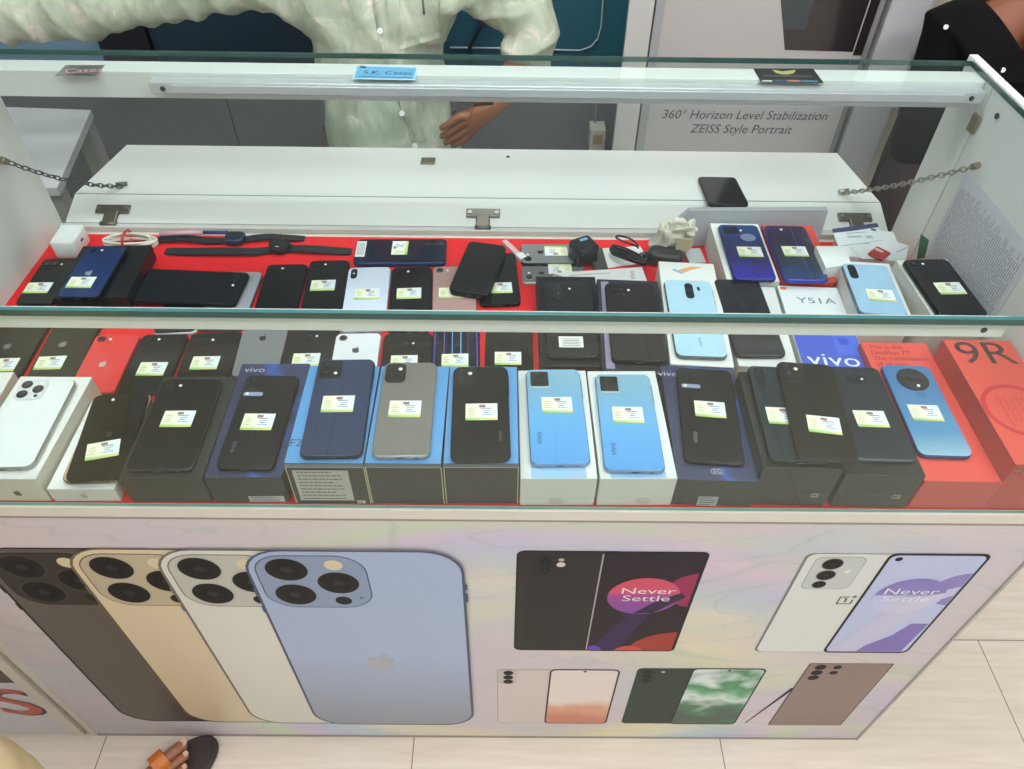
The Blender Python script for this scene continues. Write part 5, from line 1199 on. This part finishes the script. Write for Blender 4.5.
P['shr'] = (*shr, .046); P['uar'] = (*on(225, -22, 1, MY-.05), .040); P['elr'] = (*elr, .040); P['wrr'] = (*wrr, .028)
Bn += [('chest', 'shl'), ('shl', 'ual'), ('ual', 'ell'), ('ell', 'wrl'), ('chest', 'shr'), ('shr', 'uar'), ('uar', 'elr'), ('elr', 'wrr')]
h_, q = hand_pts('hl', wrl, (-.62, -.15, -.45), (-.2, .9, -.3), (-.2, -.2, .9), 1.0); P.update(h_); Bn += [('wrl', 'hlpalm')]+q
h_, q = hand_pts('hr', wrr, (-.9, -.3, -.2), (0, -.3, -.9), (0, -.9, .3), 1.0); P.update(h_); Bn += [('wrr', 'hrpalm')]+q
seat_legs(P, Bn, MX, MY, .20, MY-.16)
mesh_part('body', skin_mesh(P, Bn, 'pelvis'), skin_mat((150, 92, 58)), r); face_parts(r, (MX, MY+.01, 1.12))
shirtm = cloth_mat((168, 180, 160), (190, 198, 178), (228, 214, 208), 13, 1.)
S = {'waist': (MX, MY-.01, .72, .157, .145), 'hem': (MX+.01, MY-.03, .585, .170, .155), 'hem2': (MX+.01, MY-.03, .565, .13, .12), 'chest': (MX, MY, .88, .158, .148), 'upper': (MX, MY+.01, .99, .14, .12), 'neckb': (MX, MY+.02, 1.07, .078),
     'shl': (*shl, .078), 'armla': (*ell, .072), 'armlb': (*on(524, 52, 1, MY-.03), .064), 'armlc': (*on(519, 70, 1, MY-.05), .058),
     'shr': (*shr, .078), 'armra': (*on(225, -22, 1, MY-.05), .068), 'armrb': (*elr, .066), 'armrc': (*on(60, 10, 1, MY-.10), .060), 'armrd': (*wrr.lerp(elr, .1), .050)}
SB = [('hem2', 'hem'), ('hem', 'waist'), ('waist', 'chest'), ('chest', 'upper'), ('upper', 'neckb'), ('upper', 'shl'), ('shl', 'armla'), ('armla', 'armlb'), ('armlb', 'armlc'), ('upper', 'shr'), ('shr', 'armra'), ('armra', 'armrb'), ('armrb', 'armrc'), ('armrc', 'armrd')]
sme = skin_mesh(S, SB, 'waist', 4); crumple(sme, .014, 9, (1.3, 1, .6))
def folds(me, fn):
    N_ = [v.normal.copy() for v in me.vertices]
    for v, n in zip(me.vertices, N_): v.co += n*fn(v.co)
    me.update()
def ridge(t): t = abs(math.sin(PI*t)); return .5-t**.7
def mansfold(p):
    w1 = noise.noise(p*5)*.9; w2 = noise.noise(p*11+Vector((4, 2, 1)))
    a_ = min(1, max(0, (MX-.15-p.x)/.06)); b_ = min(1, max(0, (p.x-(MX+.19))/.05)); t_ = (1-a_)*(1-b_)
    torso = .015*ridge((p.x-MX)*9+p.z*3.2+w1)*(.45+.55*noise.noise(p*4+Vector((9, 0, 0)))+.3)+.004*w2
    arm_r = .011*ridge(p.x*15+p.z*7+w1*.9)*(.7+.5*noise.noise(p*6))+.003*w2
    arm_l = .010*ridge(p.z*11-p.x*7+w1)*(.8+.4*w2)
    return torso*t_+arm_r*a_+arm_l*b_
folds(sme, mansfold)
shirt = mesh_part('shirt', sme, shirtm, r)
bv = BVHTree.FromPolygons([v.co for v in sme.vertices], [list(p.vertices) for p in sme.polygons])
def hit(u, v, bvh=None, off=.002):
    d = (cf + cr*((u-512)/FPX) - cu*((v-384.5)/FPX)).normalized(); loc, n, i, t = (bvh or bv).ray_cast(CAM, d)
    return (loc-d*off, n, d) if loc else (None, None, d)
plk = []
line = [(371, -8), (373, 10), (376, 25), (379, 45), (385, 62), (392, 85), (400, 108), (406, 125), (413, 147)]
b = MB(); L_, R_ = [], []
for a_, c_ in zip(line, line[1:]):
    for k in range(4):
        u = a_[0]+(c_[0]-a_[0])*k/4; v = a_[1]+(c_[1]-a_[1])*k/4
        l0, l1 = hit(u, v)[0], hit(u+15, v-.5)[0]
        if l0 and l1: L_.append(l0); R_.append(l1)
V = [p for pr_ in zip(L_, R_) for p in pr_]; n_ = len(L_)
V2 = [p+Vector((0, .004, 0)) for p in V]
b.add(V+V2, [(2*k, 2*k+1, 2*k+3, 2*k+2) for k in range(n_-1)]+[(2*n_+2*k, 2*k, 2*k+2, 2*n_+2*k+2) for k in range(n_-1)]+[(2*k+1, 2*n_+2*k+1, 2*n_+2*k+3, 2*k+3) for k in range(n_-1)], shirtm, True); b.build('placket', shirt)
for u, v in ((380, 31), (377, -2), (402, 113.5), (393, 75), (415, 146)):
    loc, n, d = hit(u, v, off=.003)
    if loc:
        b = MB(); b.cyl((0, 0), .0062, 0, .0022, M((222, 226, 220), .3), 16, Matrix.Translation(loc) @ (-d).to_track_quat('Z', 'Y').to_matrix().to_4x4(), e=.0006)
        for x_ in (-.0015, .0015): b.cyl((x_, 0), .0007, .002, .0024, INK, 6, Matrix.Translation(loc) @ (-d).to_track_quat('Z', 'Y').to_matrix().to_4x4())
        b.build('button', shirt)
# chest pocket
G = []; nu, nv = 8, 8
for j in range(nv+1):
    row = []
    for i in range(nu+1):
        u = 399+(440-399)*i/nu; v = -14+(50-14*i/nu*.9+14)*j/nv
        row.append(hit(min(u, 446), v)[0])
    G.append(row)
if all(p for row in G for p in row):
    b = MB(); V = [p for row in G for p in row]; n1 = nu+1
    F = [(j*n1+i, (j+1)*n1+i, (j+1)*n1+i+1, j*n1+i+1) for j in range(nv) for i in range(nu)]
    V2 = [p+Vector((0, .0035, 0)) for p in V]; m_ = len(V)
    rim = [0*n1+i for i in range(n1)]+[j*n1+nu for j in range(1, n1)]+[nv*n1+i for i in range(nu-1, -1, -1)]+[j*n1 for j in range(nv-1, 0, -1)]
    b.add(V+V2, F+[(a_, a_+m_, c_+m_, c_) for a_, c_ in zip(rim, rim[1:]+rim[:1])], shirtm, True); b.build('pocket', shirt)
a_, c_ = hit(422, -10, off=.004)[0], hit(424, 14, off=.004)[0]
if a_ and c_: b = MB(); b.tube([a_, c_], .0022, M((120, 130, 140), .3, .6), 8); b.build('pen', shirt)
# trousers
T = {'pelvis': (MX, MY+.03, .545, .12)}; TB = []
for s_, n in ((-1, 'r'), (1, 'l')):
    T[n+'hip'] = (MX+s_*.10, MY-.02, .545, .098); T[n+'mid'] = (MX+s_*.155, MY-.09, .525, .088); T[n+'knee'] = (MX+s_*.20, MY-.16, .50, .078); T[n+'shin'] = (MX+s_*.21, MY-.12, .28, .070); T[n+'ank'] = (MX+s_*.22, MY-.10, .11, .062)
    TB += [('pelvis', n+'hip'), (n+'hip', n+'mid'), (n+'mid', n+'knee'), (n+'knee', n+'shin'), (n+'shin', n+'ank')]
tme = skin_mesh(T, TB, 'pelvis', 3); crumple(tme, .010, 11); mesh_part('trousers', tme, M((104, 92, 82), .8, var=.1, scale=60), r)
for s_ in (-1, 1):
    b = MB(); b.slab(.085, .23, 0, .055, .04, .02, M((40, 34, 30), .5), X=Matrix.Translation((MX+s_*.235, MY-.17, .0))); b.build('shoe', r)
stool(MX, MY+.06, .405, 'round wooden stool under the person in the green shirt')

# --- the person in the black dotted T-shirt at the right
BX, BY = 1.20, 1.20
r = thing('person', 'person in black T-shirt with white dots sitting at the right edge', 'person', (0, 0, 0))
nb_ = on(1021, -28, 1, BY)
P = {'pelvis': (BX, BY+.03, .53, .12), 'waist': (BX, BY+.01, .68, .098), 'chest': (BX, BY, .86, .10), 'neckb': (BX, BY+.0, .985, .080)}
Bn = [('pelvis', 'waist'), ('waist', 'chest'), ('chest', 'neckb')]
hp, hb = head_pts((BX, BY, 1.04)); P.update(hp); Bn += [('neckb', 'neck')]+hb
shr = on(950, 34, 1, BY); elr = on(908, 196, 1, BY-.02); wrr = Vector((BX-.10, BY-.18, .62))
shl = Vector((BX+.21, BY, shr.z+.01)); ell2 = Vector((BX+.28, BY-.02, .66)); wrl2 = Vector((BX+.10, BY-.18, .62))
for n, p_, rr in (('shr', shr, .056), ('elr', elr, .042), ('wrr', wrr, .027), ('shl', shl, .056), ('ell', ell2, .042), ('wrl', wrl2, .027)): P[n] = (*p_, rr)
Bn += [('chest', 'shr'), ('shr', 'elr'), ('elr', 'wrr'), ('chest', 'shl'), ('shl', 'ell'), ('ell', 'wrl')]
h_, q = hand_pts('hr', wrr, (.5, -.7, -.1), (0, -.2, -.9), (.7, .5, .1)); P.update(h_); Bn += [('wrr', 'hrpalm')]+q
h_, q = hand_pts('hl', wrl2, (-.1, -.9, -.1), (0, -.2, -.9), (-.9, 0, .1)); P.update(h_); Bn += [('wrl', 'hlpalm')]+q
seat_legs(P, Bn, BX, BY, .17, BY-.2)
bme = skin_mesh(P, Bn, 'pelvis'); mesh_part('body', bme, skin_mat((142, 84, 58)), r); face_parts(r, (BX, BY, 1.04))
S = {'waist': (BX, BY, .70, .155, .14), 'hem': (BX, BY-.0, .55, .165, .15), 'hem2': (BX, BY, .535, .13, .12), 'chest': (BX, BY, .84, .155, .14), 'upper': (BX, BY+.005, .93, .14, .105), 'neckb': (BX, BY+.012, .985, .086),
     'shr': (*shr, .076), 'sr1': (*shr.lerp(elr, .5), .070), 'sr2': (*shr.lerp(elr, 1.08), .060), 'shl': (*shl, .076), 'sl1': (*shl.lerp(ell2, .5), .070), 'sl2': (*shl.lerp(ell2, .95), .064)}
SB = [('hem2', 'hem'), ('hem', 'waist'), ('waist', 'chest'), ('chest', 'upper'), ('upper', 'neckb'), ('upper', 'shr'), ('shr', 'sr1'), ('sr1', 'sr2'), ('upper', 'shl'), ('shl', 'sl1'), ('sl1', 'sl2')]
sme = skin_mesh(S, SB, 'waist', 3); crumple(sme, .008, 9, (1.2, 1, .6))
# open V neck: cut the cloth where the photo shows skin
V0, V1, V2_ = (998, 0), (1024, 44), (1052, 0)
bmx = bmesh.new(); bmx.from_mesh(sme)
pv, pa_, pb_ = on(1025, 53, 1, BY-.12), on(994, 0, 1, BY-.10), on(1056, 0, 1, BY-.10)
for p_ in (pa_, pb_):
    nrm = Vector((-(p_-pv).z, 0, (p_-pv).x)).normalized()
    geo = [f_ for f_ in bmx.faces if f_.calc_center_median().y < BY]; geo += list({e_ for f_ in geo for e_ in f_.edges})+list({v_ for f_ in geo for v_ in f_.verts})
    bmesh.ops.bisect_plane(bmx, geom=geo, plane_co=pv, plane_no=nrm)
ka, kb = (pa_.x-pv.x)/(pa_.z-pv.z), (pb_.x-pv.x)/(pb_.z-pv.z); dele = []
for f_ in bmx.faces:
    c_ = f_.calc_center_median(); h_z = c_.z-pv.z
    if c_.y < BY and h_z > 0 and pv.x+ka*h_z < c_.x < pv.x+kb*h_z: dele.append(f_)
bmesh.ops.delete(bmx, geom=dele, context='FACES'); bmx.to_mesh(sme); bmx.free()
dark = M((11, 11, 14), .9, var=.2, scale=40, spec=.2); tee = mesh_part('tshirt', sme, dark, r)
bv2 = BVHTree.FromPolygons([v.co for v in sme.vertices], [list(p.vertices) for p in sme.polygons])
for u, v in ((946, 27), (1003, 70), (968, -6), (925, 62), (960, 66), (985, 40), (940, 100), (1012, 104)):
    if (u, v) not in ((946, 27), (1003, 70)) and v < 80 and v > 0: continue
    loc, n, d = hit(u, v, bv2, .0015)
    if loc: b = MB(); b.cyl((0, 0), .0052, 0, .0008, M((230, 230, 230), .6), 12, Matrix.Translation(loc) @ (-d).to_track_quat('Z', 'Y').to_matrix().to_4x4()); b.build('printed_dot', tee)
T = {'pelvis': (BX, BY+.04, .545, .12)}; TB = []
for s_, n in ((-1, 'r'), (1, 'l')):
    T[n+'hip'] = (BX+s_*.10, BY-.02, .545, .098); T[n+'knee'] = (BX+s_*.17, BY-.2, .50, .078); T[n+'shin'] = (BX+s_*.18, BY-.16, .28, .070); T[n+'ank'] = (BX+s_*.19, BY-.14, .11, .062)
    TB += [('pelvis', n+'hip'), (n+'hip', n+'knee'), (n+'knee', n+'shin'), (n+'shin', n+'ank')]
tme = skin_mesh(T, TB, 'pelvis', 3); crumple(tme, .010, 11); mesh_part('trousers', tme, M((48, 32, 32), .8, var=.2, scale=30), r)
for s_ in (-1, 1):
    b = MB(); b.slab(.085, .23, 0, .055, .04, .02, M((30, 30, 34), .5), X=Matrix.Translation((BX+s_*.205, BY-.21, .0))); b.build('shoe', r)
stool(BX, BY+.06, .405, 'round wooden stool under the person in the black T-shirt')

# --- the customer whose sandalled foot shows at the lower left
CX = -.72
r = thing('person', 'person in cream trousers with a sandalled foot at the lower left', 'person', (0, 0, 0))
big = on(187, 764, 2, .028); heel = Vector((big.x-.150, big.y-.172, .03)); fd = (big-heel); fd.z = 0; fd.normalize(); sd_ = Vector((-fd.y, fd.x, 0))   # sd_: towards the big toe
ank = heel+fd*.045+Vector((0, 0, .062)); knee = Vector((-.685, -.235, .52)); hip = Vector((-.70, -.62, .86)); pel = Vector((-.80, -.66, .93))
P = {'pelvis': (*pel, .10), 'waist': (pel.x, pel.y, 1.08, .095), 'chest': (pel.x, pel.y+.01, 1.29, .085), 'neckb': (pel.x, pel.y+.01, 1.44, .07)}
Bn = [('pelvis', 'waist'), ('waist', 'chest'), ('chest', 'neckb')]
hp, hb = head_pts((pel.x, pel.y, 1.50)); P.update(hp); Bn += [('neckb', 'neck')]+hb
P['rhip'] = (*hip, .085); P['rknee'] = (*knee, .060); P['rank'] = (*ank, .036)
Bn += [('pelvis', 'rhip'), ('rhip', 'rknee'), ('rknee', 'rank')]
P['rheel'] = (*(heel+Vector((0, 0, .012))), .032); P['rmid'] = (*(heel+fd*.12+Vector((0, 0, .026))), .034, .026); Bn += [('rank', 'rheel'), ('rank', 'rmid')]
fb_ = heel+fd*.165; P['rball'] = (*(fb_+Vector((0, 0, .016))), .040, .020); Bn += [('rmid', 'rball')]
for k, (off, ln, rr) in enumerate(((.030, .062, .0135), (.010, .060, .0098), (-.008, .052, .0092), (-.024, .042, .0088), (-.038, .030, .0085))):
    a_ = fb_+sd_*off+fd*(.022-.006*k)+Vector((0, 0, .008)); b__ = a_+fd*ln*.55+Vector((0, 0, .004)); c_ = a_+fd*ln+Vector((0, 0, -.002))
    P[f'toe{k}a'] = (*a_, rr*1.05); P[f'toe{k}b'] = (*b__, rr); P[f'toe{k}c'] = (*c_, rr*.85); Bn += [('rball', f'toe{k}a'), (f'toe{k}a', f'toe{k}b'), (f'toe{k}b', f'toe{k}c')]
lh = pel+Vector((-.13, 0, -.07)); P['lhip'] = (*lh, .085); P['lknee'] = (lh.x-.03, lh.y+.08, .49, .06); P['lank'] = (lh.x-.05, lh.y, .09, .038); P['ltoe'] = (lh.x-.04, lh.y+.15, .034, .03)
Bn += [('pelvis', 'lhip'), ('lhip', 'lknee'), ('lknee', 'lank'), ('lank', 'ltoe')]
for s_, n in ((-1, 'l'), (1, 'r')):
    sh_ = Vector((pel.x+s_*.19, pel.y, 1.38)); el_ = Vector((pel.x+s_*.25, pel.y+.02, 1.12)); wr_ = Vector((pel.x+s_*.24, pel.y+.10, .90))
    P[n+'sh'] = (*sh_, .046); P[n+'el'] = (*el_, .042); P[n+'wr'] = (*wr_, .027); Bn += [('chest', n+'sh'), (n+'sh', n+'el'), (n+'el', n+'wr')]
    h_, q = hand_pts(n+'h', wr_, (0, .25, -1), (-s_, .1, 0), (0, 1, .2)); P.update(h_); Bn += [(n+'wr', n+'hpalm')]+q
bme = skin_mesh(P, Bn, 'pelvis', 2); mesh_part('body', bme, skin_mat((150, 98, 70)), r); face_parts(r, (pel.x, pel.y, 1.50), lean=(0, .02, 0))
for k, (off, ln, rr) in enumerate(((.030, .062, .0135), (.010, .060, .0098), (-.008, .052, .0092), (-.024, .042, .0088))):
    c_ = fb_+sd_*off+fd*(.022-.006*k+ln)+Vector((0, 0, .008+rr*.55)); b = MB(); b.slab(rr*1.1, rr*1.0, 0, .0025, rr*.45, .001, M((206, 170, 150), .35), X=Matrix.Translation(c_-fd*.004) @ Matrix.Rotation(math.atan2(fd.y, fd.x)-PI/2, 4, 'Z')); b.build('toenail', r)
cream = M((226, 206, 164), .8, var=.05, scale=20)
T = {'pelvis': (*pel, .145), 'rhip': (*hip, .105), 'rmid': (*hip.lerp(knee, .5), .100), 'rknee': (*knee, .096), 'rshin': (*knee.lerp(ank, .5), .074), 'rank': (*knee.lerp(ank, .88), .062), 'lhip': (*lh, .105), 'lknee': (lh.x-.03, lh.y+.08, .49, .085), 'lank': (lh.x-.05, lh.y+.01, .13, .066)}
tme = skin_mesh(T, [('pelvis', 'rhip'), ('rhip', 'rmid'), ('rmid', 'rknee'), ('rknee', 'rshin'), ('rshin', 'rank'), ('pelvis', 'lhip'), ('lhip', 'lknee'), ('lknee', 'lank')], 'pelvis', 3); crumple(tme, .008, 10); mesh_part('trousers', tme, cream, r)
S = {'waist': (pel.x, pel.y, 1.08, .15), 'hem': (pel.x, pel.y, .90, .16), 'hem2': (pel.x, pel.y, .885, .13), 'chest': (pel.x, pel.y, 1.28, .155), 'upper': (pel.x, pel.y, 1.37, .13), 'neckb': (pel.x, pel.y+.01, 1.45, .08)}
SB = [('hem2', 'hem'), ('hem', 'waist'), ('waist', 'chest'), ('chest', 'upper'), ('upper', 'neckb')]
for s_, n in ((-1, 'l'), (1, 'r')):
    S[n+'sh'] = (pel.x+s_*.19, pel.y, 1.38, .074); S[n+'el'] = (pel.x+s_*.245, pel.y+.02, 1.14, .062); SB += [('upper', n+'sh'), (n+'sh', n+'el')]
sme = skin_mesh(S, SB, 'waist', 3); crumple(sme, .008, 9); mesh_part('shirt', sme, M((214, 204, 186), .8, var=.05), r)
# sandals: worn by the person
def sole(c, d, side, sole_mat):
    pts = []
    for k in range(36):
        t = 2*PI*k/36; x_ = math.cos(t)*.140; w_s = .047*(1+.16*math.cos(t))*(1 if True else 1); y_ = math.sin(t)*w_s; pts.append((y_, x_))
    b = MB(); X = Matrix.Translation(c) @ Matrix.Rotation(math.atan2(d.y, d.x)-PI/2, 4, 'Z')
    R = [[(x_*.96, y_*.97, 0) for x_, y_ in pts], [(x_, y_, .006) for x_, y_ in pts], [(x_, y_, .016) for x_, y_ in pts], [(x_*.93, y_*.95, .018) for x_, y_ in pts], [(x_*.9, y_*.93, .0165) for x_, y_ in pts]]
    b.rings(R, sole_mat, True, X=X); return b
sm_ = M((52, 42, 40), .55, var=.15, scale=60)
sole(Vector(((heel+fd*.150).x, (heel+fd*.150).y, 0))+sd_*.006, fd, 1, sm_).build('sandal', r)
lf = Vector((lh.x-.045, lh.y+.07, 0)); sole(lf, Vector((.05, 1, 0)), -1, sm_).build('sandal', r)
leather = M((190, 104, 28), .4, var=.15, scale=40)
a_ = fb_+sd_*.030+fd*.032+Vector((0, 0, .010)); R = []
for k in range(17):
    t = -.5+(PI+1.0)*k/16; o_ = sd_*(.0190*math.cos(t))+Vector((0, 0, .0185*math.sin(t)+.004)); i_ = o_*1.14
    R.append([a_+o_-fd*.013, a_+o_+fd*.013, a_+i_+fd*.013, a_+i_-fd*.013])
b = MB(); b.rings(R, leather, False); b.build('toe_strap', r)
a_ = fb_-fd*.02+Vector((0, 0, .010)); R = []
for k in range(17):
    t = -.35+(PI+.7)*k/16; o_ = sd_*(.047*math.cos(t))+Vector((0, 0, .036*math.sin(t)+.002)); i_ = o_*1.07
    R.append([a_+o_-fd*.012, a_+o_+fd*.012, a_+i_+fd*.012, a_+i_-fd*.012])
b = MB(); b.rings(R, leather, False); b.build('instep_strap', r)

# ---------------- world and view
w_ = bpy.data.worlds.new('shop_surroundings'); sc.world = w_; w_.use_nodes = True
w_.node_tree.nodes['Background'].inputs[0].default_value = (.95, .97, 1, 1); w_.node_tree.nodes['Background'].inputs[1].default_value = .66
sc.view_settings.view_transform = 'Standard'; sc.view_settings.look = 'None'; sc.view_settings.gamma = 1; sc.view_settings.use_curve_mapping = False
sc.view_settings.exposure = .38
sc.cycles.use_denoising = True
sc.cycles.max_bounces = 10; sc.cycles.transparent_max_bounces = 16
